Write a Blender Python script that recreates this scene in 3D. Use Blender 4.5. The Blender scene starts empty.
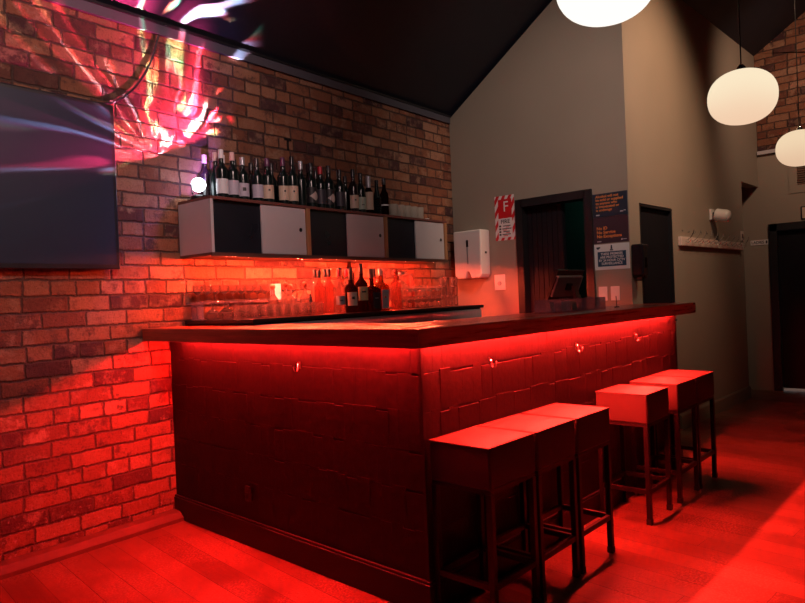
import bpy, bmesh, math, random
from mathutils import Vector, Matrix
random.seed(7)
PI = math.pi
scene = bpy.context.scene
COL = scene.collection

# ------------------------------------------------------------------ materials
class NT:
    """tiny node-tree writer"""
    def __init__(s, tree): s.t = tree
    def n(s, typ, **kw):
        nd = s.t.nodes.new(typ)
        for k, v in kw.items(): setattr(nd, k, v)
        return nd
    def put(s, sock, v):
        if hasattr(v, 'links'): s.t.links.new(v, sock)
        else: sock.default_value = v
    def m(s, op, a, b=0.0, c=0.0, clamp=False):
        nd = s.n('ShaderNodeMath', operation=op); nd.use_clamp = clamp
        s.put(nd.inputs[0], a); s.put(nd.inputs[1], b); s.put(nd.inputs[2], c)
        return nd.outputs[0]
    def vm(s, op, a, b=(0, 0, 0), out=0):
        nd = s.n('ShaderNodeVectorMath', operation=op)
        s.put(nd.inputs[0], a); s.put(nd.inputs[1], b)
        return nd.outputs[out]
    def dot(s, a, b): return s.vm('DOT_PRODUCT', a, b, 1)
    def sep(s, v):
        nd = s.n('ShaderNodeSeparateXYZ'); s.put(nd.inputs[0], v); return nd.outputs
    def comb(s, x=0.0, y=0.0, z=0.0):
        nd = s.n('ShaderNodeCombineXYZ')
        s.put(nd.inputs[0], x); s.put(nd.inputs[1], y); s.put(nd.inputs[2], z); return nd.outputs[0]
    def noise(s, v, scale=5.0, detail=2.0, rough=0.5, color=False):
        nd = s.n('ShaderNodeTexNoise'); s.put(nd.inputs['Vector'], v)
        nd.inputs['Scale'].default_value = scale; nd.inputs['Detail'].default_value = detail
        nd.inputs['Roughness'].default_value = rough
        return nd.outputs['Color' if color else 'Fac']
    def white(s, v, color=False):
        nd = s.n('ShaderNodeTexWhiteNoise', noise_dimensions='3D'); s.put(nd.inputs['Vector'], v)
        return nd.outputs['Color' if color else 'Value']
    def ramp(s, f, stops, interp='LINEAR'):
        nd = s.n('ShaderNodeValToRGB'); r = nd.color_ramp; r.interpolation = interp
        while len(r.elements) < len(stops): r.elements.new(0.5)
        for e, (p, c) in zip(r.elements, stops):
            e.position = p; e.color = (c[0], c[1], c[2], 1) if len(c) == 3 else c
        s.put(nd.inputs[0], f); return nd.outputs[0]
    def mix(s, f, a, b, mode='MIX'):
        nd = s.n('ShaderNodeMix', data_type='RGBA', blend_type=mode)
        s.put(nd.inputs[0], f)
        for i, v in ((6, a), (7, b)):
            if isinstance(v, (tuple, list)): v = (v[0], v[1], v[2], 1)
            s.put(nd.inputs[i], v)
        return nd.outputs[2]
    def smooth(s, f, a, b):
        nd = s.n('ShaderNodeMapRange', interpolation_type='SMOOTHSTEP')
        s.put(nd.inputs[0], f); nd.inputs[1].default_value = a; nd.inputs[2].default_value = b
        return nd.outputs[0]
    def bump(s, h, strength=0.3, dist=0.01):
        nd = s.n('ShaderNodeBump'); nd.inputs['Strength'].default_value = strength
        nd.inputs['Distance'].default_value = dist; s.put(nd.inputs['Height'], h); return nd.outputs[0]

def newmat(name):
    m = bpy.data.materials.new(name); m.use_nodes = True
    t = NT(m.node_tree); b = m.node_tree.nodes['Principled BSDF']
    return m, t, b

def mat(name, col, rough=0.5, metal=0.0, var=0.15, scale=8.0, bump=0.0, bscale=60.0, spec=0.5, coat=0.0):
    m, t, b = newmat(name)
    v = t.n('ShaderNodeTexCoord').outputs['Object']
    f = t.noise(v, scale, 3)
    c = t.mix(f, [x * (1 - var) for x in col], [min(1, x * (1 + var)) for x in col])
    t.put(b.inputs['Base Color'], c)
    b.inputs['Metallic'].default_value = metal
    b.inputs['Specular IOR Level'].default_value = spec
    b.inputs['Coat Weight'].default_value = coat
    t.put(b.inputs['Roughness'], t.m('MULTIPLY_ADD', f, 0.12, rough - 0.06))
    if bump:
        t.put(b.inputs['Normal'], t.bump(t.noise(v, bscale, 3), bump, 0.004))
    return m

def emit(name, col, strength):
    m = bpy.data.materials.new(name); m.use_nodes = True
    nt = m.node_tree; nt.nodes.clear(); t = NT(nt)
    e = t.n('ShaderNodeEmission'); e.inputs[0].default_value = (*col, 1); e.inputs[1].default_value = strength
    o = t.n('ShaderNodeOutputMaterial'); nt.links.new(e.outputs[0], o.inputs[0])
    return m

def glass(name, tint=(0.95, 0.95, 0.95), refl=0.5, body=0.0, bodycol=(1, 1, 1), rough=0.02):
    """clear glass: part refracts and mirrors, part lets light straight through, a little haze in the surface"""
    m = bpy.data.materials.new(name); m.use_nodes = True
    nt = m.node_tree; nt.nodes.clear(); t = NT(nt)
    tr = t.n('ShaderNodeBsdfTransparent'); tr.inputs[0].default_value = (*tint, 1)
    gl = t.n('ShaderNodeBsdfGlass'); gl.inputs['Roughness'].default_value = rough; gl.inputs['IOR'].default_value = 1.45
    gl.inputs['Color'].default_value = (*tint, 1)
    mx = t.n('ShaderNodeMixShader'); mx.inputs[0].default_value = refl
    nt.links.new(tr.outputs[0], mx.inputs[1]); nt.links.new(gl.outputs[0], mx.inputs[2])
    out = mx
    if body:
        df = t.n('ShaderNodeBsdfTranslucent'); df.inputs[0].default_value = (*bodycol, 1)
        d2 = t.n('ShaderNodeBsdfDiffuse'); d2.inputs[0].default_value = (*bodycol, 1)
        ad = t.n('ShaderNodeMixShader'); ad.inputs[0].default_value = 0.5
        nt.links.new(df.outputs[0], ad.inputs[1]); nt.links.new(d2.outputs[0], ad.inputs[2])
        m2 = t.n('ShaderNodeMixShader'); m2.inputs[0].default_value = body
        nt.links.new(mx.outputs[0], m2.inputs[1]); nt.links.new(ad.outputs[0], m2.inputs[2]); out = m2
    o = t.n('ShaderNodeOutputMaterial'); nt.links.new(out.outputs[0], o.inputs[0])
    return m

def brick_mat(name, warm=1.0):
    m, t, b = newmat(name)
    v = t.n('ShaderNodeTexCoord').outputs['Object']
    x, y, z = t.sep(v)
    w = t.noise(v, 7.0, 2, 0.6, True); wx, wy, wz = t.sep(w)
    w2 = t.noise(v, 32.0, 2, 0.6, True); ux, uy, uz = t.sep(w2)
    CH, L = 0.0865, 0.235
    zz = t.m('ADD', z, t.m('ADD', t.m('MULTIPLY', t.m('SUBTRACT', wz, 0.5), 0.014), t.m('MULTIPLY', t.m('SUBTRACT', uz, 0.5), 0.012)))
    xx = t.m('ADD', x, t.m('ADD', t.m('MULTIPLY', t.m('SUBTRACT', wx, 0.5), 0.016), t.m('MULTIPLY', t.m('SUBTRACT', ux, 0.5), 0.014)))
    vz = t.m('DIVIDE', zz, CH); row = t.m('FLOOR', vz); fv = t.m('FRACT', vz)
    hd = t.m('COMPARE', t.m('MODULO', t.m('ADD', row, 40.0), 4.0), 0.0, 0.1)       # a header course every fourth row
    Lr = t.m('MULTIPLY', L, t.m('SUBTRACT', 1.0, t.m('MULTIPLY', hd, 0.42)))
    rr = t.white(t.comb(row, 3.1, 0.0))
    off = t.m('ADD', t.m('MULTIPLY', t.m('MODULO', t.m('ADD', row, 40.0), 2.0), 0.5), t.m('MULTIPLY', rr, 0.22))
    uu = t.m('ADD', t.m('DIVIDE', xx, Lr), off); col = t.m('FLOOR', uu); fu = t.m('FRACT', uu)
    du = t.m('MULTIPLY', t.m('MINIMUM', fu, t.m('SUBTRACT', 1.0, fu)), Lr)
    dv = t.m('MULTIPLY', t.m('MINIMUM', fv, t.m('SUBTRACT', 1.0, fv)), CH)
    d = t.m('MINIMUM', du, dv)
    fine = t.noise(v, 55.0, 5, 0.75)
    edge = t.m('ADD', d, t.m('MULTIPLY', t.m('SUBTRACT', fine, 0.5), 0.012))
    mask = t.smooth(edge, 0.0015, 0.0095)
    idv = t.comb(col, row, 1.7)
    r1 = t.white(idv); r2 = t.white(t.comb(row, col, 8.3)); r3 = t.white(t.comb(row, col, 2.9))
    base = t.ramp(r1, [(0.0, (0.055, 0.022, 0.026)), (0.14, (0.085, 0.030, 0.028)), (0.22, (0.17, 0.055, 0.034)),
                       (0.55, (0.235, 0.085, 0.046)), (0.85, (0.29, 0.120, 0.066)), (1.0, (0.34, 0.17, 0.11))])
    n3 = t.noise(t.vm('ADD', v, t.comb(r2, r3, r1)), 12.0, 5, 0.68)
    blot = t.smooth(n3, 0.47, 0.64)
    base = t.mix(t.m('MULTIPLY', blot, t.m('MULTIPLY', r2, 0.85)), base, (0.36, 0.20, 0.13))     # rubbed pale faces
    drk = t.smooth(t.noise(t.vm('ADD', v, t.comb(5.0, r2, r3)), 10.0, 5, 0.72), 0.50, 0.66)
    base = t.mix(t.m('MULTIPLY', drk, t.m('MULTIPLY_ADD', r3, 0.6, 0.25)), base, (0.055, 0.024, 0.024))
    pit = t.smooth(t.noise(v, 85.0, 4, 0.75), 0.54, 0.66)
    base = t.mix(t.m('MULTIPLY', pit, 0.55), base, (0.05, 0.022, 0.02))
    mort = t.mix(fine, (0.05, 0.028, 0.026), (0.15, 0.082, 0.064))
    c = t.mix(mask, mort, base)
    salt = t.m('MULTIPLY', t.smooth(t.noise(v, 40.0, 4, 0.7), 0.56, 0.68), t.smooth(t.m('ADD', z, t.m('MULTIPLY', wx, 0.35)), 0.62, 0.25))
    c = t.mix(t.m('MULTIPLY', salt, 0.7), c, (0.40, 0.31, 0.27))                                    # salts near the floor
    t.put(b.inputs['Base Color'], c); b.inputs['Roughness'].default_value = 0.82
    b.inputs['Specular IOR Level'].default_value = 0.3
    h = t.m('ADD', t.m('MULTIPLY', mask, 0.8), t.m('ADD', t.m('MULTIPLY', fine, 0.75), t.m('MULTIPLY', n3, 0.35)))
    t.put(b.inputs['Normal'], t.bump(t.m('ADD', h, t.m('MULTIPLY', r2, 0.35)), 1.0, 0.016))
    return m

def floor_mat():
    m, t, b = newmat('floorboards')
    v = t.n('ShaderNodeTexCoord').outputs['Object']
    mp = t.n('ShaderNodeMapping'); t.put(mp.inputs[0], v); mp.inputs['Rotation'].default_value = (0, 0, math.radians(4))
    x, y, z = t.sep(mp.outputs[0])
    W = 0.142
    u = t.m('DIVIDE', x, W); row = t.m('FLOOR', u); fu = t.m('FRACT', u)
    r = t.white(t.comb(row, 2.2, 0.0))
    yv = t.m('ADD', t.m('DIVIDE', y, 2.6), t.m('MULTIPLY', r, 5.0)); seg = t.m('FLOOR', yv); fy = t.m('FRACT', yv)
    d = t.m('MINIMUM', t.m('MULTIPLY', t.m('MINIMUM', fu, t.m('SUBTRACT', 1.0, fu)), W),
            t.m('MULTIPLY', t.m('MINIMUM', fy, t.m('SUBTRACT', 1.0, fy)), 2.6))
    joint = t.smooth(d, 0.0004, 0.0022)
    rb = t.white(t.comb(row, seg, 4.0))
    g = t.noise(t.vm('MULTIPLY', mp.outputs[0], (22.0, 1.6, 1.0)), 3.0, 5, 0.6)
    sp = t.noise(mp.outputs[0], 90.0, 3, 0.7)
    c = t.ramp(t.m('ADD', t.m('MULTIPLY', rb, 0.6), t.m('MULTIPLY', g, 0.5)),
               [(0.1, (0.085, 0.036, 0.022)), (0.55, (0.145, 0.065, 0.040)), (1.0, (0.20, 0.10, 0.062))])
    wear = t.smooth(t.noise(mp.outputs[0], 2.3, 4, 0.6), 0.42, 0.62)
    c = t.mix(t.m('MULTIPLY', t.m('MULTIPLY', wear, t.smooth(sp, 0.45, 0.62)), 0.45), c, (0.36, 0.23, 0.155))
    spot = t.smooth(t.noise(t.vm('ADD', mp.outputs[0], (3, 7, 0)), 17.0, 3, 0.6), 0.70, 0.78)
    c = t.mix(t.m('MULTIPLY', spot, 0.75), c, (0.05, 0.025, 0.02))
    c = t.mix(joint, (0.03, 0.014, 0.01), c)
    t.put(b.inputs['Base Color'], c)
    t.put(b.inputs['Roughness'], t.m('MULTIPLY_ADD', wear, 0.22, 0.36))
    b.inputs['Specular IOR Level'].default_value = 0.35
    t.put(b.inputs['Normal'], t.bump(t.m('ADD', joint, t.m('MULTIPLY', sp, 0.15)), 0.35, 0.003))
    return m

def wood_mat(name, c0, c1, axis=0, rough=0.3, coat=0.3):
    m, t, b = newmat(name)
    v = t.n('ShaderNodeTexCoord').outputs['Object']
    sc = [26.0, 26.0, 26.0]; sc[axis] = 1.5
    g = t.noise(t.vm('MULTIPLY', v, tuple(sc)), 2.0, 5, 0.65)
    t.put(b.inputs['Base Color'], t.mix(t.smooth(g, 0.3, 0.7), c0, c1))
    t.put(b.inputs['Roughness'], t.m('MULTIPLY_ADD', g, 0.15, rough - 0.07))
    b.inputs['Coat Weight'].default_value = coat; b.inputs['Coat Roughness'].default_value = 0.15
    t.put(b.inputs['Normal'], t.bump(g, 0.12, 0.003))
    return m

def stripe_mat(name, ca, cb, scale, ang, duty=0.5):
    m, t, b = newmat(name)
    x, y, z = t.sep(t.n('ShaderNodeTexCoord').outputs['Object'])
    f = t.m('FRACT', t.m('MULTIPLY', t.m('ADD', t.m('MULTIPLY', x, math.cos(ang)), t.m('MULTIPLY', y, math.sin(ang))), scale))
    t.put(b.inputs['Base Color'], t.mix(t.m('GREATER_THAN', f, duty), ca, cb)); b.inputs['Roughness'].default_value = 0.5
    return m

def diamond_label_mat():
    m, t, b = newmat('diamond label')
    x, y, z = t.sep(t.n('ShaderNodeTexCoord').outputs['Object'])
    a = t.n('ShaderNodeTexCoord')
    d = t.m('ADD', t.m('MULTIPLY', t.m('ABSOLUTE', x), 0.9), t.m('ABSOLUTE', t.m('SUBTRACT', z, 0.085)))
    f = t.m('LESS_THAN', d, 0.034)
    t.put(b.inputs['Base Color'], t.mix(f, (0.015, 0.012, 0.016), (0.50, 0.40, 0.37))); b.inputs['Roughness'].default_value = 0.5
    return m

M = {}
M['brick'] = brick_mat('red brick')
M['floor'] = floor_mat()
M['paint'] = mat('olive grey paint', (0.31, 0.25, 0.195), 0.62, var=0.06, scale=3, bump=0.05, bscale=150)
M['paint_band'] = mat('dark painted timber', (0.075, 0.07, 0.09), 0.5)
M['roof'] = mat('navy black ceiling paint', (0.012, 0.014, 0.024), 0.55, var=0.1, scale=2)
M['black'] = mat('black paint', (0.012, 0.011, 0.013), 0.38)
M['blackmetal'] = mat('black steel', (0.012, 0.009, 0.011), 0.42, spec=0.25)
M['rubber'] = mat('rubber', (0.01, 0.01, 0.01), 0.7)
M['clad'] = mat('black hand split shingles', (0.021, 0.012, 0.014), 0.5, spec=0.12, var=0.4, scale=25, bump=0.25, bscale=45)
M['plinth'] = mat('black skirting board', (0.016, 0.011, 0.013), 0.4, spec=0.2)
M['top_x'] = wood_mat('jarrah worktop', (0.34, 0.050, 0.028), (0.58, 0.105, 0.055), 0, 0.28, 0.4)
M['vinyl'] = mat('worn dark vinyl', (0.062, 0.040, 0.036), 0.5, spec=0.15, var=0.12, scale=9, bump=0.12, bscale=40)
M['white_pl'] = mat('white plastic', (0.72, 0.69, 0.66), 0.35, var=0.03)
M['white_lam'] = mat('white laminate', (0.55, 0.50, 0.52), 0.35, var=0.04)
M['black_lam'] = mat('black laminate', (0.013, 0.014, 0.022), 0.3)
M['edge_wood'] = wood_mat('plywood edge', (0.34, 0.15, 0.07), (0.46, 0.23, 0.11), 2, 0.45, 0.1)
M['steel'] = mat('brushed stainless steel', (0.40, 0.43, 0.48), 0.45, metal=0.25, var=0.08, scale=20)
M['chrome'] = mat('chrome', (0.8, 0.8, 0.8), 0.18, metal=1.0, var=0.03)
M['screen'] = mat('matte television screen', (0.017, 0.024, 0.046), 0.45, var=0.03, spec=0.35)
M['paper'] = mat('printed paper', (0.75, 0.70, 0.68), 0.5, var=0.03)
M['navy_pr'] = mat('dark navy print', (0.015, 0.024, 0.045), 0.5)
M['plum_pr'] = mat('dark plum print', (0.045, 0.022, 0.035), 0.5)
M['orange_pr'] = mat('orange print', (0.85, 0.27, 0.06), 0.5, var=0.05)
M['pale_pr'] = mat('pale grey print', (0.5, 0.46, 0.5), 0.5, var=0.05)
M['blue_pr'] = mat('blue print', (0.012, 0.055, 0.11), 0.5)
M['red_pr'] = mat('red print', (0.62, 0.012, 0.018), 0.45, var=0.05)
M['dark_pr'] = mat('dark ink', (0.03, 0.025, 0.03), 0.5)
M['warn'] = stripe_mat('red and white warning stripes', (0.62, 0.012, 0.02), (0.75, 0.66, 0.64), 17.0, math.radians(-30))
M['rail_wood'] = wood_mat('limed timber', (0.62, 0.47, 0.40), (0.78, 0.62, 0.54), 0, 0.5, 0.0)
M['bottle_dk'] = mat('dark green bottle glass', (0.006, 0.011, 0.011), 0.2, var=0.2, spec=0.35)
M['bottle_br'] = mat('brown black bottle glass', (0.014, 0.007, 0.009), 0.2, var=0.2, spec=0.35)
M['glass'] = glass('clear glass', (0.97, 0.95, 0.95), 0.80, 0.02, (0.9, 0.85, 0.85))
M['glass_cut'] = glass('ribbed pressed glass', (0.95, 0.93, 0.92), 0.7, 0.55, (0.95, 0.85, 0.75))
M['glass_b'] = glass('clear spirit bottle glass', (0.90, 0.82, 0.80), 0.50, 0.04, (0.9, 0.8, 0.75))
M['glass_pink'] = glass('rose spirit', (0.85, 0.50, 0.45), 0.50, 0.05, (0.8, 0.4, 0.35))
M['glass_amber'] = glass('amber spirit', (0.75, 0.36, 0.12), 0.50, 0.08, (0.6, 0.25, 0.06))
M['glass_dark'] = glass('dark cola coloured spirit', (0.12, 0.03, 0.02), 0.50, 0.25, (0.06, 0.02, 0.015))
M['acrylic'] = glass('acrylic sheet', (0.86, 0.88, 0.92), 0.15, 0.16, (0.5, 0.5, 0.8))
M['lab_cream'] = mat('cream label', (0.62, 0.47, 0.36), 0.55, var=0.05)
M['lab_white'] = mat('white label', (0.70, 0.68, 0.72), 0.55, var=0.05)
M['lab_violet'] = mat('pale violet label', (0.50, 0.45, 0.55), 0.55, var=0.05)
M['lab_green'] = mat('pale green label', (0.42, 0.50, 0.40), 0.55, var=0.05)
M['lab_yellow'] = mat('straw label', (0.62, 0.50, 0.27), 0.55, var=0.05)
M['lab_grey'] = mat('grey label', (0.26, 0.27, 0.30), 0.55, var=0.05)
M['lab_dark'] = mat('dark label', (0.035, 0.03, 0.045), 0.5, var=0.2)
M['lab_dia'] = diamond_label_mat()
M['cap_black'] = mat('black capsule', (0.012, 0.010, 0.014), 0.3)
M['cap_pink'] = mat('pale pink capsule', (0.75, 0.42, 0.42), 0.4)
M['cap_white'] = mat('white capsule', (0.78, 0.72, 0.76), 0.4)
M['cap_grey'] = mat('silver capsule', (0.42, 0.42, 0.46), 0.35, metal=0.5)
M['cap_purple'] = mat('purple capsule', (0.11, 0.03, 0.09), 0.35)
M['cap_red'] = mat('red capsule', (0.50, 0.01, 0.03), 0.35)
M['cork'] = mat('red wooden stopper', (0.35, 0.06, 0.03), 0.5)
M['skirt'] = mat('olive skirting paint', (0.24, 0.20, 0.15), 0.5, var=0.05)
M['teal'] = mat('green painted board', (0.03, 0.17, 0.11), 0.6)
M['led_red'] = emit('red led', (1.0, 0.017, 0.013), 1350.0)
M['led_red_long'] = emit('red led, stool side', (1.0, 0.026, 0.017), 2600.0)
M['led_amber'] = emit('amber red led', (1.0, 0.085, 0.034), 3100.0)
M['disco_lens'] = emit('white party light lens', (0.85, 0.93, 1.0), 14.0)
M['globe_near'] = emit('lit opal glass, near lamp', (1.0, 0.95, 0.88), 1.12)
def globe_mat(name, top, low, strength):
    m = emit(name, top, strength); t = NT(m.node_tree); e = [n for n in m.node_tree.nodes if n.type == 'EMISSION'][0]
    x, y, z = t.sep(t.n('ShaderNodeTexCoord').outputs['Object'])
    t.put(e.inputs[0], t.mix(t.smooth(t.m('ADD', z, t.m('MULTIPLY', t.noise(t.comb(x, y, z), 3.0, 1), 0.06)), -0.12, 0.10), low, top))
    return m
M['globe_mid'] = globe_mat('lit opal glass, middle lamp', (1.0, 0.83, 0.58), (0.92, 0.62, 0.42), 0.97)
M['globe_far'] = globe_mat('lit opal glass, far lamp', (1.0, 0.76, 0.50), (0.88, 0.58, 0.38), 0.88)

# ------------------------------------------------------------------ geometry helpers
def link(name, me, m=None, parent=None, mw=None):
    o = bpy.data.objects.new(name, me); COL.objects.link(o)
    if m is not None and len(me.materials) == 0: me.materials.append(m)
    if parent is not None: o.parent = parent
    if mw is not None: o.matrix_local = mw
    return o

def mesh_of(bm, name, smooth=False, bevel=0.0):
    bmesh.ops.recalc_face_normals(bm, faces=bm.faces)
    me = bpy.data.meshes.new(name); bm.to_mesh(me); bm.free()
    if smooth:
        for p in me.polygons: p.use_smooth = True
        me.set_sharp_from_angle(angle=math.radians(38))
    return me

def obj(name, bm, m, parent=None, smooth=False, bevel=0.0, mw=None):
    o = link(name, mesh_of(bm, name, smooth), m, parent, mw)
    if bevel:
        md = o.modifiers.new('edge', 'BEVEL'); md.width = bevel; md.segments = 2; md.limit_method = 'ANGLE'
    return o

def B(): return bmesh.new()

def box(bm, x0, x1, y0, y1, z0, z1):
    v = [bm.verts.new(p) for p in ((x0, y0, z0), (x1, y0, z0), (x1, y1, z0), (x0, y1, z0), (x0, y0, z1), (x1, y0, z1), (x1, y1, z1), (x0, y1, z1))]
    for f in ((0, 3, 2, 1), (4, 5, 6, 7), (0, 1, 5, 4), (1, 2, 6, 5), (2, 3, 7, 6), (3, 0, 4, 7)): bm.faces.new([v[i] for i in f])
    return bm

def prism(bm, pts, d):
    """pts: planar polygon (3-D points); d: extrusion vector"""
    d = Vector(d)
    a = [bm.verts.new(p) for p in pts]; b = [bm.verts.new(Vector(p) + d) for p in pts]
    bm.faces.new(a); bm.faces.new(b[::-1]); n = len(pts)
    for i in range(n): bm.faces.new((a[i], a[(i + 1) % n], b[(i + 1) % n], b[i]))
    return bm

def lathe(bm, prof, seg=20, cx=0, cy=0, close=False):
    rings = []
    for r, z in prof:
        if r < 1e-6: rings.append([bm.verts.new((cx, cy, z))])
        else: rings.append([bm.verts.new((cx + r * math.cos(2 * PI * k / seg), cy + r * math.sin(2 * PI * k / seg), z)) for k in range(seg)])
    for a, b in zip(rings, rings[1:]):
        for k in range(seg):
            k2 = (k + 1) % seg
            if len(a) == 1 and len(b) == 1: continue
            if len(a) == 1: bm.faces.new((a[0], b[k2], b[k]))
            elif len(b) == 1: bm.faces.new((a[k], a[k2], b[0]))
            else: bm.faces.new((a[k], a[k2], b[k2], b[k]))
    return bm

def tube(bm, path, r, seg=8, cap=True):
    path = [Vector(p) for p in path]; rings = []
    t0 = (path[1] - path[0]).normalized()
    up = Vector((0, 0, 1)) if abs(t0.z) < 0.9 else Vector((1, 0, 0))
    nrm = t0.cross(up).normalized()
    for i, p in enumerate(path):
        t = (path[min(i + 1, len(path) - 1)] - path[max(i - 1, 0)]).normalized()
        nrm = (nrm - t * nrm.dot(t)).normalized(); bi = t.cross(nrm)
        rings.append([bm.verts.new(p + (nrm * math.cos(2 * PI * k / seg) + bi * math.sin(2 * PI * k / seg)) * r) for k in range(seg)])
    for a, b in zip(rings, rings[1:]):
        for k in range(seg): bm.faces.new((a[k], a[(k + 1) % seg], b[(k + 1) % seg], b[k]))
    if cap: bm.faces.new(rings[0][::-1]); bm.faces.new(rings[-1])
    return bm

def arc_patch(bm, r, a0, a1, z0, z1, seg=10):
    lo = []; hi = []
    for k in range(seg + 1):
        a = a0 + (a1 - a0) * k / seg
        lo.append(bm.verts.new((r * math.cos(a), r * math.sin(a), z0))); hi.append(bm.verts.new((r * math.cos(a), r * math.sin(a), z1)))
    for k in range(seg): bm.faces.new((lo[k], lo[k + 1], hi[k + 1], hi[k]))
    return bm

def tag(o, label, cat, group=None):
    o['label'] = label; o['category'] = cat
    if group: o['group'] = group
    return o

def thing(name, label, cat, loc=(0, 0, 0), rz=0.0, group=None, mw=None):
    o = bpy.data.objects.new(name, None); COL.objects.link(o); o.empty_display_size = 0.1
    if mw is not None: o.matrix_world = mw
    else: o.location = loc; o.rotation_euler = (0, 0, rz)
    return tag(o, label, cat, group)

def struct(name, bm, m, mw=None, smooth=False):
    o = obj(name, bm, m, None, smooth, mw=mw); o['kind'] = 'structure'; return o

def text(name, body, size, m, parent, x, y, z=0.0015, align='LEFT', sx=1.0, space=1.0, bold=0.0):
    cu = bpy.data.curves.new(name, 'FONT'); cu.body = body; cu.size = size; cu.align_x = align; cu.align_y = 'CENTER'
    cu.space_line = space; cu.extrude = 0.0003; cu.offset = bold
    tmp = bpy.data.objects.new(name, cu); COL.objects.link(tmp)
    dg = bpy.context.evaluated_depsgraph_get()
    me = bpy.data.meshes.new_from_object(tmp.evaluated_get(dg)); me.name = name
    bpy.data.objects.remove(tmp); me.materials.clear()
    o = link(name, me, m, parent)
    o.location = (x, y, z); o.scale = (sx, 1, 1)
    return o

ORD = ['first', 'second', 'third', 'fourth', 'fifth', 'sixth', 'seventh', 'eighth', 'ninth', 'tenth', 'eleventh', 'twelfth',
       'thirteenth', 'fourteenth', 'fifteenth', 'sixteenth', 'seventeenth', 'eighteenth', 'nineteenth', 'twentieth']

# frames of reference.  X runs along the bar away from the camera, Y towards the brick wall
U = Vector((1, 0.0505, 0)).normalized(); N = Vector((-U.y, U.x, 0)); O0 = Vector((2.0, 3.80, 0))
BA = math.atan2(U.y, U.x)
def bw(s, o, z=0.0):
    p = O0 + U * s - N * o; return Vector((p.x, p.y, z))
MB = Matrix.Translation(O0) @ Matrix.Rotation(BA, 4, 'Z')       # brick-wall frame: x along the wall, -y into the room
OA = math.atan2(-0.053, 3.65)
MO = Matrix.Translation((5.1, 2.178, 0)) @ Matrix.Rotation(OA, 4, 'Z')   # olive side wall frame
def face_frame(loc, right):
    r = Vector(right).normalized(); up = Vector((0, 0, 1)); nn = r.cross(up)
    m = Matrix((( r.x, up.x, nn.x, loc[0]), (r.y, up.y, nn.y, loc[1]), (r.z, up.z, nn.z, loc[2]), (0, 0, 0, 1)))
    return m
XE = 5.1; XF = 8.75
SL = 0.66

# ------------------------------------------------------------------ setting
def roof_main(y):                     # height of the main ceiling at x near the end wall
    return 3.035 + SL * (3.955 - y)

struct('floor', box(B(), -2.2, 9.9, -3.0, 4.2, -0.06, 0.0), M['floor'])
struct('wall_left', box(B(), -4.3, 3.105, 0.0, 0.25, 0.0, 3.06), M['brick'], MB)
struct('trim_1', box(B(), -4.3, 3.09, -0.022, -0.001, 2.985, 3.045), M['paint_band'], MB)
struct('trim_2', box(B(), -4.3, 3.09, -0.030, -0.001, 3.046, 3.062), M['black'], MB)
# low timber strip along the foot of the brick wall
struct('baseboard_left', prism(B(), [(-4.3, -0.11, 0.0), (-4.3, -0.001, 0.0), (-4.3, -0.001, 0.055), (-4.3, -0.07, 0.05), (-4.3, -0.11, 0.022)], (4.28, 0, 0)), mat('worn timber strip', (0.10, 0.043, 0.028), 0.65, var=0.5, scale=14, bump=0.3, bscale=30), MB)

# main ceiling: rises from the brick wall to a ridge, then falls to the right-hand wall
bm = B()
def ceil_quad(bm, x0, x1, y0, z0, y1, z1, th=0.06):
    prism(bm, [(x0, y0, z0), (x0, y1, z1), (x0, y1, z1 + th), (x0, y0, z0 + th)], (x1 - x0, 0, 0))
RY = 0.6; RZ = roof_main(RY)
for xa, xb in ((-2.2, 5.2),):
    ya = bw(xa - 2.0, 0).y + 0.05; yb = bw(xb - 2.0, 0).y + 0.05
    a = [(xa, ya, 3.055), (xb, yb, 3.055), (xb, RY, RZ), (xa, RY, RZ)]
    prism(bm, a, (0, 0, 0.06))
prism(bm, [(-2.2, RY, RZ), (5.2, RY, RZ), (5.2, -3.0, RZ - 3.6 * SL), (-2.2, -3.0, RZ - 3.6 * SL)], (0, 0, 0.06))
struct('ceiling', bm, M['roof'])
R2Z = 4.035
bm = B(); z2 = R2Z + 0.655 * (2.13 - RY)
prism(bm, [(5.2, 2.24, R2Z - 0.655 * 0.11), (8.85, 2.24, R2Z - 0.655 * 0.11), (8.85, RY, z2), (5.2, RY, z2)], (0, 0, 0.06))
prism(bm, [(5.2, RY, z2), (8.85, RY, z2), (8.85, -3.0, z2 - 3.6 * SL), (5.2, -3.0, z2 - 3.6 * SL)], (0, 0, 0.06))
prism(bm, [(5.2, 2.19, R2Z - 0.05), (5.2, RY, z2), (5.2, RY, RZ + 0.05), (5.2, 2.19, roof_main(2.19) + 0.05)], (0.02, 0, 0))
struct('ceiling', bm, M['roof'])
struct('wall_right', box(B(), -2.2, 8.85, -3.1, -3.0, 0, 2.95), M['paint'])

# end wall with the doorway behind the bar
DY0, DY1, DZ = 2.545, 3.172, 2.085
bm = B()
def yz(bm, pts, x0, x1): prism(bm, [(x0, y, z) for y, z in pts], (x1 - x0, 0, 0))
yz(bm, [(3.99, 0), (3.99, roof_main(3.99)), (DY1, roof_main(DY1)), (DY1, 0)], XE, XE + 0.12)
yz(bm, [(DY1, DZ), (DY1, roof_main(DY1)), (DY0, roof_main(DY0)), (DY0, DZ)], XE, XE + 0.12)
yz(bm, [(DY0, 0), (DY0, roof_main(DY0)), (2.178, roof_main(2.178)), (2.178, 0)], XE, XE + 0.12)
struct('wall_back', bm, M['paint'])
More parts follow.
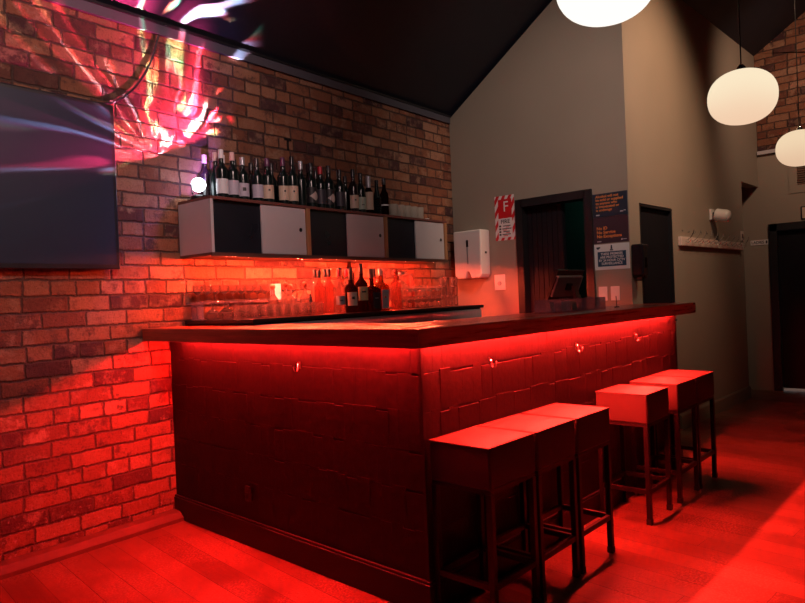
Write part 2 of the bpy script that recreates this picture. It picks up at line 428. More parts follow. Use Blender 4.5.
# door 1: black frame, sliding leaf half across
bm = B()
for a, b in ((DY1 - 0.012, 3.226), (2.486, DY0 + 0.012)): box(bm, XE - 0.022, XE + 0.12, a, b, 0, 2.14)
box(bm, XE - 0.022, XE + 0.12, DY0, DY1, 2.07, 2.14)
d1 = struct('door_1', bm, M['black'])
bm = B(); box(bm, XE + 0.07, XE + 0.11, 2.80, DY1 - 0.012, 0.005, 2.07)
for k in range(7): box(bm, XE + 0.062, XE + 0.07, 2.805 + k * 0.051, 2.848 + k * 0.051, 0.02, 2.06)
obj('door_leaf', bm, mat('black boarded door', (0.009, 0.007, 0.010), 0.5, spec=0.2, var=0.3, scale=12), d1)
# the store room seen through the gap
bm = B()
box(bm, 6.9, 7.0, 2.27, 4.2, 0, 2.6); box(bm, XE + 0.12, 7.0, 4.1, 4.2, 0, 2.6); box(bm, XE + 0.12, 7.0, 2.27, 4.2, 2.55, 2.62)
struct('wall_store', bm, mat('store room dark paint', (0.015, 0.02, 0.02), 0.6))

# olive side wall, in its own frame (x along it, +y away from the room)
OL = 3.66
bm = B(); HZ = 2.458
zt = R2Z + 0.02
box(bm, 0.0, 0.20, 0.0, 0.12, 0, zt)
box(bm, 0.20, 0.90, 0.0, 0.12, 2.0, zt)
box(bm, 0.90, 2.99, 0.0, 0.12, 0, zt)
box(bm, 2.99, OL + 0.05, 0.0, 0.12, HZ, zt)
box(bm, 0.0, 0.02, 0.0, 0.12, zt, zt + 0.3)
struct('wall_side', bm, M['paint'], MO)
# door 2: a flush black door in the side wall
d2 = struct('door_2', box(B(), 0.20, 0.90, 0.03, 0.08, 0, 2.0), mat('black door', (0.010, 0.009, 0.012), 0.5, spec=0.15, var=0.3, scale=6), MO)
bm = B(); box(bm, 0.203, 0.225, 0.0, 0.03, 0, 1.995); box(bm, 0.875, 0.897, 0.0, 0.03, 0, 1.995); box(bm, 0.203, 0.897, 0.0, 0.03, 1.975, 1.995)
obj('door_frame', bm, M['black'], d2)
bm = B(); tube(bm, [(0.83, 0.03, 1.0), (0.83, -0.03, 1.0), (0.76, -0.03, 1.0)], 0.008); obj('door_handle', bm, M['chrome'], d2)
bm = B()
prism(bm, [(0.9, -0.018, 0.0), (0.9, -0.0005, 0.0), (0.9, -0.0005, 0.135), (0.9, -0.010, 0.135), (0.9, -0.018, 0.12)], (2.09, 0, 0))
struct('baseboard_side', bm, M['skirt'], MO)
# corridor beyond the opening
bm = B(); box(bm, 2.89, 2.99, 0.12, 1.6, 0, 2.6); box(bm, 2.89, OL + 0.05, 1.6, 1.7, 0, 2.6)
struct('wall_corridor', bm, M['paint'], MO)
struct('ceiling', box(B(), 2.99, OL + 0.0, 0.12, 1.6, HZ, HZ + 0.04), M['roof'], MO)

# far wall: painted below, brick gable above
FY0, FY1, FZ = 1.10, 2.015, 1.985
bm = B(); BZ = 2.865
box(bm, XF, XF + 0.1, FY1, 3.95, 0, BZ); box(bm, XF, XF + 0.1, FY0, FY1, FZ, BZ); box(bm, XF, XF + 0.1, -3.0, FY0, 0, BZ)
struct('wall_far', bm, M['paint'])
bm = B(); f = lambda y: R2Z + 0.655 * (2.13 - y) + 0.03
MF = Matrix.Translation((XF + 0.02, 0, 0)) @ Matrix.Rotation(-PI / 2, 4, 'Z')      # local x -> -Y
prism(bm, [(-2.12, 0, BZ), (3.0, 0, BZ), (3.0, 0, f(RY) - 3.6 * SL), (-RY, 0, f(RY)), (-2.12, 0, f(2.12))], (0, 0.1, 0))
struct('wall_far_gable', bm, M['brick'], MF)
struct('trim_3', box(B(), XF - 0.035, XF + 0.02, -2.9, 2.115, BZ - 0.03, BZ + 0.012), M['white_lam'])
bm = B()
box(bm, XF - 0.02, XF + 0.05, FY1 - 0.075, FY1 + 0.012, 0, FZ + 0.01); box(bm, XF - 0.02, XF + 0.05, FY0 - 0.012, FY0 + 0.075, 0, FZ + 0.01)
box(bm, XF - 0.02, XF + 0.05, FY0, FY1, FZ - 0.075, FZ + 0.01)
d3 = struct('door_3', bm, M['black'])
bm = B(); box(bm, XF + 0.03, XF + 0.07, FY0 + 0.077, FY1 - 0.077, 0.035, FZ - 0.077)
obj('door_leaf', bm, mat('charcoal door', (0.010, 0.009, 0.012), 0.5, spec=0.12, var=0.25, scale=5), d3)
bm = B(); tube(bm, [(XF + 0.03, FY0 + 0.14, 1.0), (XF - 0.03, FY0 + 0.14, 1.0), (XF - 0.03, FY0 + 0.24, 1.0)], 0.009); obj('door_handle', bm, M['chrome'], d3)
struct('wall_beyond', box(B(), XF + 1.0, XF + 1.1, 0.2, 3.0, 0, 2.4), M['white_lam'])

# ------------------------------------------------------------------ the bar
BX, BY, BE = 2.0, 1.75, 4.83
bar = thing('bar', 'black shingle fronted L shaped bar with six stools drawn up to it', 'bar', (BX, BY, 0))
def shingles(bm, length, ztop, zbot, step, rnd):
    """local x along the face, -y outwards: courses of narrow split shingles whose top edges stand proud"""
    z = ztop; c = 0
    edges = [ztop, 0.985, 0.823, 0.661, 0.499, 0.337, zbot]
    for zt_, zb_ in zip(edges, edges[1:]):
        x = -rnd.random() * 0.03
        while x < length:
            w = rnd.uniform(0.055, 0.085); x1 = min(x + w, length); x0 = max(x, 0)
            if x1 - x0 > 0.004:
                j = rnd.choice((-0.008, 0.0, 0.008)) + rnd.uniform(-0.0015, 0.0015) if zt_ < ztop else 0
                tp = rnd.choice((0.0034, 0.0040, 0.0048, 0.0060) if zt_ > 0.8 else (0.0033, 0.0036, 0.0042))
                prism(bm, [(x0 + 0.0002, -0.001, zb_ + 0.003), (x0 + 0.0002, -0.001, zt_ + j), (x0 + 0.0002, -tp, zt_ + j - 0.001), (x0 + 0.0002, -0.003, zb_ + 0.003)], (x1 - x0 - 0.0004, 0, 0))
            x += w
    return bm
YW = 3.80
M_SHORT = Matrix.Translation((0, 0, 0)) @ Matrix.Rotation(-PI / 2, 4, 'Z')      # local x -> -Y , -y -> -X
rs = random.Random(3)
bm = B(); box(bm, 0, YW - BY, -0.001, 0.045, 0.0, 1.15); shingles(bm, YW - BY, 1.14, 0.14, 0.16, rs)
obj('front_panel', bm, M['clad'], bar, mw=Matrix.Translation((0, YW - BY, 0)) @ M_SHORT)
bm = B(); box(bm, 0.045, BE - BX, -0.001, 0.045, 0.0, 1.15); shingles(bm, BE - BX - 0.03, 1.14, 0.14, 0.16, rs)
obj('front_panel', bm, M['clad'], bar)
bm = B(); box(bm, BE - BX, BE - BX + 0.02, 0.002, 0.42, 0, 1.15); obj('end_panel', bm, M['black'], bar)
bm = B(); box(bm, -0.012, 0.004, -0.012, 0.004, 0.14, 1.15); obj('corner_bead', bm, M['plinth'], bar)
bm = B(); box(bm, -0.022, -0.002, -0.022, YW - BY, 0, 0.128); box(bm, -0.017, -0.002, -0.017, YW - BY, 0.128, 0.141); obj('plinth', bm, M['plinth'], bar, bevel=0.003)
bm = B(); box(bm, -0.002, BE - BX, -0.022, -0.002, 0, 0.128); box(bm, -0.002, BE - BX, -0.017, -0.002, 0.128, 0.141); obj('plinth', bm, M['plinth'], bar, bevel=0.003)
def hook(loc, rz):
    bm = B()
    tube(bm, [(0, 0.0, 0.02), (0, -0.012, 0.02), (0, -0.02, 0.014), (0, -0.022, -0.012), (0, -0.03, -0.026), (0, -0.043, -0.026), (0, -0.052, -0.014), (0, -0.053, -0.004)], 0.0035, 8)
    lathe(bm, [(0, -0.008), (0.0055, -0.005), (0.0065, 0.0), (0.0055, 0.005), (0, 0.008)], 10, 0, -0.053)
    o = obj('bag_hook', bm, M['chrome'], bar, True, mw=Matrix.Translation(Vector(loc) - Vector((BX, BY, 0))) @ Matrix.Rotation(rz, 4, 'Z') @ Matrix.Scale(0.75, 4))
    bm = B(); box(bm, -0.009, 0.009, -0.003, 0.0, -0.012, 0.034); obj('hook_plate', bm, M['chrome'], o)
hook((BX - 0.011, 2.517, 0.985), -PI / 2)
for x in (2.465, 3.296, 4.086): hook((x, BY - 0.011, 0.985), 0)
bm = B(); box(bm, -0.014 - 0.011, -0.010, 1.225, 1.268, 0.245, 0.325); so = obj('power_socket', bm, M['black'], bar, bevel=0.003)
bm = B(); box(bm, -0.028, -0.025, 1.236, 1.257, 0.262, 0.292); obj('socket_face', bm, M['blackmetal'], so)

# worktop with a deep front rim and the red strips hidden behind it
CX0, CY0, CX1 = 1.845, 1.62, 4.88
ct = thing('worktop', 'dark red varnished timber bar top with deep front edge and red light underneath', 'worktop', (BX, BY, 1.15))
def rel(bm): bmesh.ops.translate(bm, verts=bm.verts, vec=(-BX, -BY, -1.15)); return bm
bm = B()
prism(bm, [(CX0, CY0, 1.153), (CX1, CY0, 1.153), (CX1, CY0 + 0.45, 1.153), (CX0 + 0.45, CY0 + 0.45, 1.153), (CX0 + 0.45, 3.02, 1.153), (2.085, 3.02, 1.153), (2.085, 3.80, 1.153), (CX0 - 0.03, 3.785, 1.153)], (0, 0, 0.025))
obj('slab', rel(bm), M['top_x'], ct, bevel=0.003)
bm = B(); prism(bm, [(CX0 - 0.0005, CY0, 1.104), (CX0 + 0.028, CY0 + 0.028, 1.104), (CX0 - 0.002, 3.783, 1.104), (CX0 - 0.0305, 3.783, 1.104)], (0, 0, 0.0735)); obj('front_edge', rel(bm), wood_mat('jarrah edge across', (0.34, 0.050, 0.028), (0.58, 0.105, 0.055), 1, 0.3, 0.3), ct, bevel=0.003)
bm = B(); prism(bm, [(CX0, CY0 - 0.0005, 1.104), (CX1, CY0 - 0.0005, 1.104), (CX1, CY0 + 0.028, 1.104), (CX0 + 0.029, CY0 + 0.028, 1.104)], (0, 0, 0.0735)); obj('front_edge', rel(bm), M['top_x'], ct, bevel=0.003)
bm = B(); box(bm, 1.958, 1.970, BY + 0.02, 3.62, 1.146, 1.151); obj('led_strip', rel(bm), M['led_red'], ct)
bm = B(); box(bm, BX, 4.74, 1.716, 1.728, 1.146, 1.151); obj('led_strip', rel(bm), M['led_red_long'], ct)

# ------------------------------------------------------------------ back bar
BZT = 1.212
bb = thing('back_bar_cabinet', 'long stainless steel back bar bench with black top against the brick wall', 'cabinet', mw=MB)
bm = B(); box(bm, 0.10, 2.50, -0.70, -0.005, 1.188, BZT); obj('bench_top', bm, M['black'], bb, bevel=0.004)
bm = B(); box(bm, 0.13, 2.47, -0.665, -0.01, 0.10, 1.178); obj('body', bm, M['steel'], bb)
bm = B(); box(bm, 0.12, 2.48, -0.675, -0.01, 1.179, 1.187); obj('shadow_gap', bm, M['rubber'], bb)
bm = B(); box(bm, 0.13, 2.47, -0.694, -0.666, 1.02, 1.178); obj('fascia', bm, M['steel'], bb, bevel=0.002)
bm = B(); box(bm, 0.16, 2.44, -0.62, -0.02, 0.0, 0.10); obj('kick', bm, M['black'], bb)
for k in range(4):
    x0 = 0.15 + k * 0.575
    bm = B(); box(bm, x0, x0 + 0.565, -0.690, -0.667, 0.14, 1.01); dr = obj('door', bm, M['steel'], bb, bevel=0.003)
    bm = B(); tube(bm, [(x0 + 0.05, -0.69, 0.80), (x0 + 0.05, -0.715, 0.80), (x0 + 0.05, -0.715, 0.95), (x0 + 0.05, -0.69, 0.95)], 0.006); obj('handle', bm, M['chrome'], dr)
RZT = 1.322
rs_ = thing('glass_riser', 'narrow raised glass shelf along the brick wall on the back bar', 'shelf', mw=MB)
bm = B(); box(bm, 0.11, 1.72, -0.15, -0.012, RZT - 0.010, RZT); obj('shelf_board', bm, M['acrylic'], rs_)
for x in (0.14, 0.9, 1.69):
    bm = B(); box(bm, x, x + 0.012, -0.14, -0.02, BZT, RZT - 0.010); obj('bracket', bm, M['acrylic'], rs_)

# wall cabinet with sliding doors
CB0, CB1, CZ0, CZ1, CD = 0.09, 2.50, 1.60, 1.957, 0.35
wc = thing('wall_cabinet', 'wall hung cabinet of alternating black and white sliding doors with bottles on it', 'cabinet', mw=MB)
bm = B(); box(bm, CB0, CB1, -CD, -0.004, CZ1 - 0.018, CZ1); obj('top_board', bm, mat('reddish brown board', (0.17, 0.06, 0.05), 0.4), wc)
bm = B(); box(bm, CB0, CB1, -CD, -0.004, CZ0, CZ0 + 0.018); box(bm, CB0, CB1, -CD, -CD + 0.012, CZ0 - 0.007, CZ0); obj('bottom_board', bm, mat('dark brown board', (0.10, 0.045, 0.035), 0.45), wc)
bm = B(); box(bm, CB0 + 0.002, CB1 - 0.002, -0.03, -0.008, CZ0 + 0.018, CZ1 - 0.018); obj('back_board', bm, M['black_lam'], wc)
bm = B(); box(bm, CB0, CB0 + 0.02, -CD + 0.001, -0.005, CZ0 + 0.018, CZ1 - 0.018); obj('side_panel', bm, M['white_lam'], wc)
divs = [0.87, 1.685, 2.482]
for x in divs:
    bm = B(); box(bm, x - 0.017, x + 0.017, -CD, -0.03, CZ0 + 0.018, CZ1 - 0.018); obj('divider', bm, M['edge_wood'], wc)
st = CB0 + 0.02
for x, mid in zip(divs, (0.475, 1.262, 2.068)):
    a, b = st, x - 0.017
    bm = B(); box(bm, a + 0.002, mid + 0.02, -CD + 0.030, -CD + 0.044, CZ0 + 0.02, CZ1 - 0.02); o = obj('sliding_door', bm, M['black_lam'], wc); o['label'] = 'black sliding door'
    bm = B(); box(bm, mid, b - 0.002, -CD + 0.010, -CD + 0.024, CZ0 + 0.02, CZ1 - 0.02); o = obj('sliding_door', bm, M['white_lam'], wc, bevel=0.002); o['label'] = 'white sliding door'
    bm = B(); lathe(bm, [(0, 0), (0.011, 0), (0.014, 0.003), (0.0, 0.0031)], 16)
    obj('finger_hole', bm, M['black'], o, mw=Matrix.Translation((b - 0.05, -CD + 0.0098, 0.5 * (CZ0 + CZ1) + 0.01)) @ Matrix.Rotation(PI / 2, 4, 'X'))
    st = x + 0.017
bm = B(); box(bm, 0.10, 2.33, -0.335, -0.323, CZ0 - 0.003, CZ0 - 0.0005); ls = obj('led_strip', bm, M['white_pl'], wc)
bm = B()
for k in range(112): box(bm, 0.105 + k * 0.0199, 0.115 + k * 0.0199, -0.334, -0.324, CZ0 - 0.0058, CZ0 - 0.003)
obj('led_diodes', bm, M['led_amber'], ls)

# ------------------------------------------------------------------ bottles
def front_dir():            # the side of a bottle that faces the camera (local angle, bottle turned with the wall)
    return -PI / 2 - 0.42
MESH = {}
def cached(key, fn):
    if key not in MESH: MESH[key] = fn()
    return MESH[key]
def bottle(name, label, s, o, zb, h, r=0.037, body=0.56, sh=0.14, neck=0.0145, gm='bottle_dk', cap='cap_black', capl=0.16,
           lab=None, lz=(0.14, 0.42), span=2.4, cat='bottle', group=None, square=False, capr=1.12, emblem=None, ball=False, seg=18):
    t = thing(name, label, cat, bw(s, o, zb), BA, group)
    hb = body * h; hs = (body + sh) * h; hc = h * (1 - capl)
    if ball: hc = h - 0.034
    def mk():
        bm = B()
        pr = [(0, 0.004), (r * 0.86, 0.0), (r, 0.006), (r, hb), (r * 0.95, hb + (hs - hb) * 0.25), (r * 0.72, hb + (hs - hb) * 0.6), (neck * 1.25, hs), (neck, hs + (hc - hs) * 0.35), (neck, hc), (neck * 0.9, hc + 0.001), (0, hc + 0.001)]
        lathe(bm, pr, 4 if square else seg)
        if square:
            bmesh.ops.rotate(bm, verts=bm.verts, cent=(0, 0, 0), matrix=Matrix.Rotation(PI / 4, 3, 'Z'))
        return mesh_of(bm, 'glass_body', True)
    o_ = link('glass_body', cached(('b', h, r, body, sh, neck, gm, square, capl, ball), mk), M[gm], t)
    if square:
        md = o_.modifiers.new('edge', 'BEVEL'); md.width = 0.006; md.segments = 3; md.limit_method = 'ANGLE'
    def mkc():
        bm = B()
        if ball: lathe(bm, [(0, 0), (0.010, 0.001), (0.010, 0.008)] + [(0.0185 * math.sin(a), 0.022 - 0.0185 * math.cos(a)) for a in [PI * k / 8 for k in range(2, 9)]], 14)
        else: lathe(bm, [(0, 0), (neck * capr, 0), (neck * capr, h * capl - 0.003), (neck * capr * 0.92, h * capl), (0, h * capl)], 14)
        return mesh_of(bm, 'cap', True)
    c = link('stopper' if ball else 'cap', cached(('c', h, neck, capl, cap, capr, ball), mkc), M[cap], t); c.location = (0, 0, hc + 0.0012)
    if lab:
        a = front_dir(); z0, z1 = lz[0] * h, lz[1] * h
        if square:
            rr = r * 0.7071 + 0.0008
            bm = B(); box(bm, -rr * 0.88, rr * 0.88, -rr - 0.0006, -rr + 0.0002, z0, z1)
            lo = obj('paper_label', bm, M[lab], t)
        else:
            def mkl():
                bm = B(); arc_patch(bm, r + 0.0008, a - span / 2, a + span / 2, z0, z1); return mesh_of(bm, 'paper_label', True)
            lo = link('paper_label', cached(('l', h, r, lab, lz, span), mkl), M[lab], t)
        if emblem:
            em, ez, ew, eh = emblem
            bm = B()
            if square: box(bm, -ew / 2, ew / 2, -r * 0.7071 - 0.0022, -r * 0.7071 - 0.0014, h * ez, h * ez + eh)
            else: arc_patch(bm, r + 0.0018, a - ew / r / 2, a + ew / r / 2, h * ez, h * ez + eh, 4)
            obj('label_mark', bm, M[em], lo)
    return t

WG = 'wine bottles on the wall cabinet'
W = [  # s, offset, top z, cap, label, (r), description
 (0.251, 0.070, 2.267, 'cap_pink', None, 'wine bottle with pink capsule right behind the white party light'),
 (0.262, 0.170, 2.265, 'cap_pink', None, 'wine bottle with pink capsule, second from the party light'),
 (0.236, 0.270, 2.262, 'cap_white', 'lab_white', 'dark wine bottle with white capsule and wide white label nearest the party light'),
 (0.345, 0.130, 2.268, 'cap_white', None, 'plain wine bottle with slim white capsule behind the white labelled ones'),
 (0.318, 0.270, 2.258, 'cap_pink', 'lab_violet', 'wine bottle with pink capsule and plain pale violet label'),
 (0.398, 0.265, 2.238, 'cap_grey', 'lab_violet', 'wine bottle with silver capsule and dark crest on its violet label'),
 (0.460, 0.180, 2.245, 'cap_black', 'lab_violet', 'black capped wine bottle half hidden right of the crest label'),
 (0.512, 0.265, 2.246, 'cap_black', 'lab_violet', 'black capped wine bottle with narrow violet label left of the first cream label'),
 (0.594, 0.270, 2.257, 'cap_purple', 'lab_cream', 'wine bottle with purple capsule and leftmost square cream label'),
 (0.662, 0.175, 2.263, 'cap_black', None, 'black wine bottle between the two purple capped ones'),
 (0.727, 0.270, 2.281, 'cap_purple', 'lab_cream', 'wine bottle with purple capsule and cream label, right one of that pair'),
 (0.808, 0.270, 2.300, 'cap_black', 'lab_cream', 'tall black capped wine bottle with cream label touching the purple capped one'),
 (0.862, 0.120, 2.292, 'cap_black', None, 'plain black wine bottle standing behind at the end of the cream labels'),
 (0.895, 0.262, 2.280, 'cap_grey', None, 'unlabelled dark wine bottle with grey capsule left of the diamond labels'),
 (0.990, 0.262, 2.279, 'cap_black', 'lab_dia', 'dark wine bottle with diamond label, left one of the two'),
 (1.070, 0.150, 2.300, 'cap_black', None, 'black wine bottle standing behind the left diamond label'),
 (1.075, 0.268, 2.263, 'cap_red', 'lab_dark', 'dark wine bottle with bright red capsule'),
 (1.158, 0.268, 2.281, 'cap_black', 'lab_dia', 'dark wine bottle with diamond label, right one of the two'),
 (1.275, 0.150, 2.281, 'cap_black', 'lab_cream', 'black wine bottle behind with cream label edge showing, right of the diamond labels'),
 (1.275, 0.262, 2.268, 'cap_black', 'lab_dark', 'dark wine bottle with dark purple label over the second black door'),
 (1.370, 0.160, 2.290, 'cap_grey', None, 'plain wine bottle with silver capsule behind the dark purple label'),
 (1.418, 0.265, 2.288, 'cap_black', 'lab_cream', 'tall dark wine bottle with cream label over the second white door'),
 (1.500, 0.265, 2.270, 'cap_black', 'lab_green', 'dark wine bottle with pale green label'),
 (0.470, 0.085, 2.262, 'cap_black', None, 'plain black wine bottle in the back row behind the narrow violet label'),
 (0.578, 0.120, 2.250, 'cap_black', None, 'plain black wine bottle in the back row behind the leftmost cream label'),
 (0.752, 0.120, 2.270, 'cap_black', None, 'plain black wine bottle in the back row behind the pair of cream labels'),
 (0.955, 0.120, 2.275, 'cap_black', None, 'plain black wine bottle in the back row behind the grey capsule'),
 (1.170, 0.120, 2.270, 'cap_black', None, 'plain black wine bottle in the back row behind the right diamond label'),
 (1.470, 0.130, 2.262, 'cap_black', None, 'plain black wine bottle in the back row behind the pale green label'),
]
for i, (s, o, zt_, cap, lab, d) in enumerate(W):
    h = zt_ - CZ1
    dia = lab == 'lab_dia'
    bottle('wine_bottle', d, s, o, CZ1, h, r=0.0385 if not dia else 0.0415, body=0.58, sh=0.13, neck=0.0145 if not dia else 0.017,
           gm='bottle_dk' if i % 3 else 'bottle_br', cap=cap, capl=0.18, lab=lab,
           lz=(0.10, 0.40) if lab in ('lab_cream', 'lab_green', 'lab_white', 'lab_violet') else (0.12, 0.46), span=2.3,
           emblem=({'lab_cream': ('dark_pr', 0.27, 0.012, 0.012), 'lab_green': ('dark_pr', 0.2, 0.02, 0.006)}.get(lab) if i not in (5,) else ('dark_pr', 0.22, 0.020, 0.022)), group=WG)
bottle('wine_bottle', 'clear bottle with crumpled silver foil neck and tall cream label', 1.592, 0.262, CZ1, 0.300, r=0.036, gm='glass_dark', cap='cap_grey', capl=0.30, capr=1.4, lab='lab_cream', lz=(0.12, 0.58), group=WG)
# knobbly dark bottle
t = thing('knobbly_bottle', 'dark bottle with knobbly moulded glass, second bottle from the right on the cabinet', 'bottle', bw(1.690, 0.262, CZ1), BA, WG)
bm = B(); pr = [(0, 0.002), (0.034, 0.0)]
for k in range(10): pr += [(0.037 if k < 7 else 0.037 - (k - 6) * 0.006, 0.012 + k * 0.020), (0.031 if k < 7 else 0.031 - (k - 6) * 0.005, 0.022 + k * 0.020)]
pr += [(0.015, 0.215), (0.014, 0.25), (0, 0.25)]; lathe(bm, pr, 18); obj('glass_body', bm, M['bottle_dk'], t, True)
bm = B(); lathe(bm, [(0, 0.2505), (0.016, 0.2505), (0.016, 0.280), (0, 0.281)], 14); obj('cap', bm, M['cap_black'], t, True)
bottle('liqueur_bottle', 'reddish bottle with white band and black cap, rightmost on the cabinet', 1.778, 0.262, CZ1, 0.302, r=0.034, gm='glass_dark', cap='cap_black', lab='lab_white', lz=(0.27, 0.31), span=2.6, group=WG)

def tumbler_mesh(r=0.036, h=0.088, wall=0.0025):
    bm = B(); lathe(bm, [(0, 0.0), (r * 0.86, 0.0), (r * 0.9, 0.004), (r, h), (r - wall, h), (r * 0.86 - wall, 0.012), (0, 0.010)], 18); return mesh_of(bm, 'tumbler', True)
def goblet_mesh(r=0.036, h=0.115, up=True):
    bm = B(); pr = [(0, 0.0), (r * 0.85, 0.0), (r * 0.8, 0.003), (0.006, 0.008), (0.004, 0.016), (0.004, h * 0.40), (0.010, h * 0.44), (r * 0.85, h * 0.60), (r, h * 0.76), (r * 0.92, h), (r * 0.89, h), (r * 0.96, h * 0.76), (r * 0.8, h * 0.62), (0, h * 0.47)]
    if not up: pr = [(a, h - b) for a, b in pr]
    lathe(bm, pr, 18); return mesh_of(bm, 'stem_glass', True)
def coupe_mesh(r=0.043, h=0.086):
    bm = B(); pr = [(0, 0.0), (r * 0.7, 0.0), (r * 0.68, 0.003), (0.006, 0.007), (0.005, h * 0.48), (r * 0.55, h * 0.60), (r * 0.92, h * 0.80), (r, h), (r * 0.96, h), (r * 0.88, h * 0.82), (0, h * 0.56)]
    lathe(bm, pr, 18); return mesh_of(bm, 'coupe_glass', True)
TM = tumbler_mesh(0.040, 0.105); TS = tumbler_mesh(0.033, 0.082); GU = goblet_mesh(0.030, 0.108, True); GD = goblet_mesh(0.040, 0.118, False); CP = coupe_mesh()
def put(name, me, label, cat, p, group, m='glass'):
    o = link(name, me, M[m]); o.location = p; o.rotation_euler = (0, 0, BA); return tag(o, label, cat, group)
# tumblers at the right end of the cabinet, two rows
k = 0
for row, oo in (('front', 0.262), ('rear', 0.165)):
    for j in range(5):
        s = 1.882 + j * 0.086 + (0.0 if row == 'front' else 0.02)
        put('tumbler', TM, f'clear tumbler on the wall cabinet, {row} row, {ORD[j]} from the left', 'glass', bw(s, oo, CZ1), 'tumblers on the wall cabinet', 'glass_cut')
bm = B(); lathe(bm, [(0, 0), (0.022, 0), (0.024, 0.02), (0.019, 0.024), (0, 0.024)], 14)
put('tealight_holder', mesh_of(bm, 'tealight_holder', True), 'small pale dish at the right end of the wall cabinet', 'dish', bw(2.36, 0.24, CZ1), None, 'white_pl')

# party light
lampP = bw(0.142, 0.160, 2.050)
pl = thing('party_light', 'small party light with dazzling white lens at the left end of the cabinet', 'lamp', bw(0.142, 0.160, CZ1), BA)
bm = B(); lathe(bm, [(0, 0), (0.045, 0), (0.045, 0.02), (0.038, 0.028), (0, 0.028)], 20); obj('base', bm, M['black'], pl, True)
bm = B(); 
for sx in (-1, 1): tube(bm, [(sx * 0.040, 0, 0.02), (sx * 0.049, 0, 0.05), (sx * 0.049, 0, 0.092)], 0.004)
obj('bracket', bm, M['black'], pl, True)
bm = B(); lathe(bm, [(0.044 * math.sin(PI * k / 14), 0.094 - 0.044 * math.cos(PI * k / 14)) for k in range(15)], 22); obj('lens', bm, M['disco_lens'], pl, True)

# spirits on the back bar
SG = 'spirit bottles on the back bar'
bottle('spirit_bottle', 'dark whisky bottle with large cream label, front of the back bar', 1.000, 0.60, BZT, 0.302, r=0.043, body=0.52, sh=0.14, neck=0.013, gm='glass_dark', cap='cap_black', capl=0.26, lab='lab_cream', lz=(0.16, 0.46), span=1.9, emblem=('dark_pr', 0.30, 0.02, 0.018), group=SG)
bottle('spirit_bottle', 'dark whisky bottle with straw yellow label at the front, right of a pair', 1.108, 0.60, BZT, 0.333, r=0.044, body=0.56, sh=0.13, neck=0.013, gm='glass_dark', cap='cap_black', capl=0.20, lab='lab_yellow', lz=(0.24, 0.52), span=1.9, emblem=('dark_pr', 0.40, 0.03, 0.012), group=SG)
bottle('spirit_bottle', 'square shouldered spirit bottle with black label beside the straw labelled one', 1.212, 0.60, BZT, 0.298, r=0.062, body=0.50, sh=0.10, neck=0.014, gm='glass_dark', cap='cap_black', capl=0.22, lab='lab_dark', lz=(0.06, 0.45), square=True, emblem=('pale_pr', 0.30, 0.034, 0.006), group=SG)
bottle('spirit_bottle', 'square bottle with white label and red dot in the front row', 1.306, 0.60, BZT, 0.300, r=0.060, body=0.58, sh=0.10, neck=0.013, gm='glass_amber', cap='cap_grey', capl=0.16, lab='lab_white', lz=(0.05, 0.50), square=True, emblem=('red_pr', 0.30, 0.014, 0.014), group=SG)
bottle('spirit_bottle', 'bottle with dark label squeezed behind the white label with red dot', 1.392, 0.53, BZT, 0.305, r=0.040, body=0.55, gm='glass_dark', cap='cap_purple', capl=0.12, lab='lab_dark', lz=(0.08, 0.52), emblem=('pale_pr', 0.4, 0.03, 0.005), group=SG)
bottle('spirit_bottle', 'clear bottle with round red stopper in the front row', 1.478, 0.60, BZT, 0.292, r=0.038, body=0.66, sh=0.10, gm='glass_pink', cap='cork', ball=True, lab=None, group=SG)
bottle('spirit_bottle', 'clear bottle with flat grey cap, rightmost of the front spirits', 1.566, 0.58, BZT, 0.278, r=0.042, body=0.66, sh=0.10, gm='glass_b', cap='cap_grey', capl=0.07, capr=1.5, group=SG)
bottle('spirit_bottle', 'clear bottle with small grey label, left of the two dark whisky bottles', 0.890, 0.60, BZT, 0.29, r=0.038, body=0.58, gm='glass_b', cap='cap_red', capl=0.16, lab='lab_grey', lz=(0.20, 0.40), span=1.9, emblem=('dark_pr', 0.28, 0.02, 0.008), group=SG)
mid = [(0.805, 0.50, 1.503, 'cap_black', 'glass_pink', 'leftmost'), (0.862, 0.40, 1.512, 'cap_black', 'glass_b', 'second from the left'), (0.925, 0.47, 1.515, 'cap_black', 'glass_pink', 'third from the left'),
       (0.985, 0.37, 1.518, 'cap_black', 'glass_b', 'fourth from the left'), (1.075, 0.42, 1.527, 'cap_black', 'glass_pink', 'fifth from the left'), (1.185, 0.38, 1.521, 'cap_red', 'glass_b', 'sixth from the left'),
       (1.32, 0.40, 1.519, 'cap_black', 'glass_amber', 'seventh from the left'), (1.440, 0.42, 1.520, 'cap_black', 'glass_pink', 'eighth from the left')]
for s, o, zt_, cap, gm, d in mid:
    bottle('spirit_bottle', f'clear spirit bottle in the second row of the back bar, {d}', s, o, BZT, zt_ - BZT, r=0.034, body=0.60, sh=0.12, neck=0.012, gm=gm, cap=cap, capl=0.17, capr=1.25, group=SG)
bottle('spirit_bottle', 'tall dark necked bottle on the raised shelf, left of a pair reaching the cabinet', 1.53, 0.08, RZT, 0.355, r=0.036, body=0.50, sh=0.16, gm='glass_dark', cap='cap_black', capl=0.09, group=SG)
bottle('spirit_bottle', 'tall clear bottle on the raised shelf, right of a pair reaching the cabinet', 1.628, 0.08, RZT, 0.357, r=0.036, body=0.50, sh=0.16, gm='glass_b', cap='cap_black', capl=0.09, group=SG)
for j, (s, o) in enumerate(((0.575, 0.30), (0.650, 0.34), (0.722, 0.30), (0.765, 0.40))):
    bottle('decanter', f'small clear decanter with dark stopper left of the spirits, {ORD[j]} from the left', s, o, BZT, 0.205 + 0.01 * (j % 2), r=0.035, body=0.50, sh=0.18, neck=0.012, gm='glass_b', cap='cork', ball=True, group='decanters on the back bar')
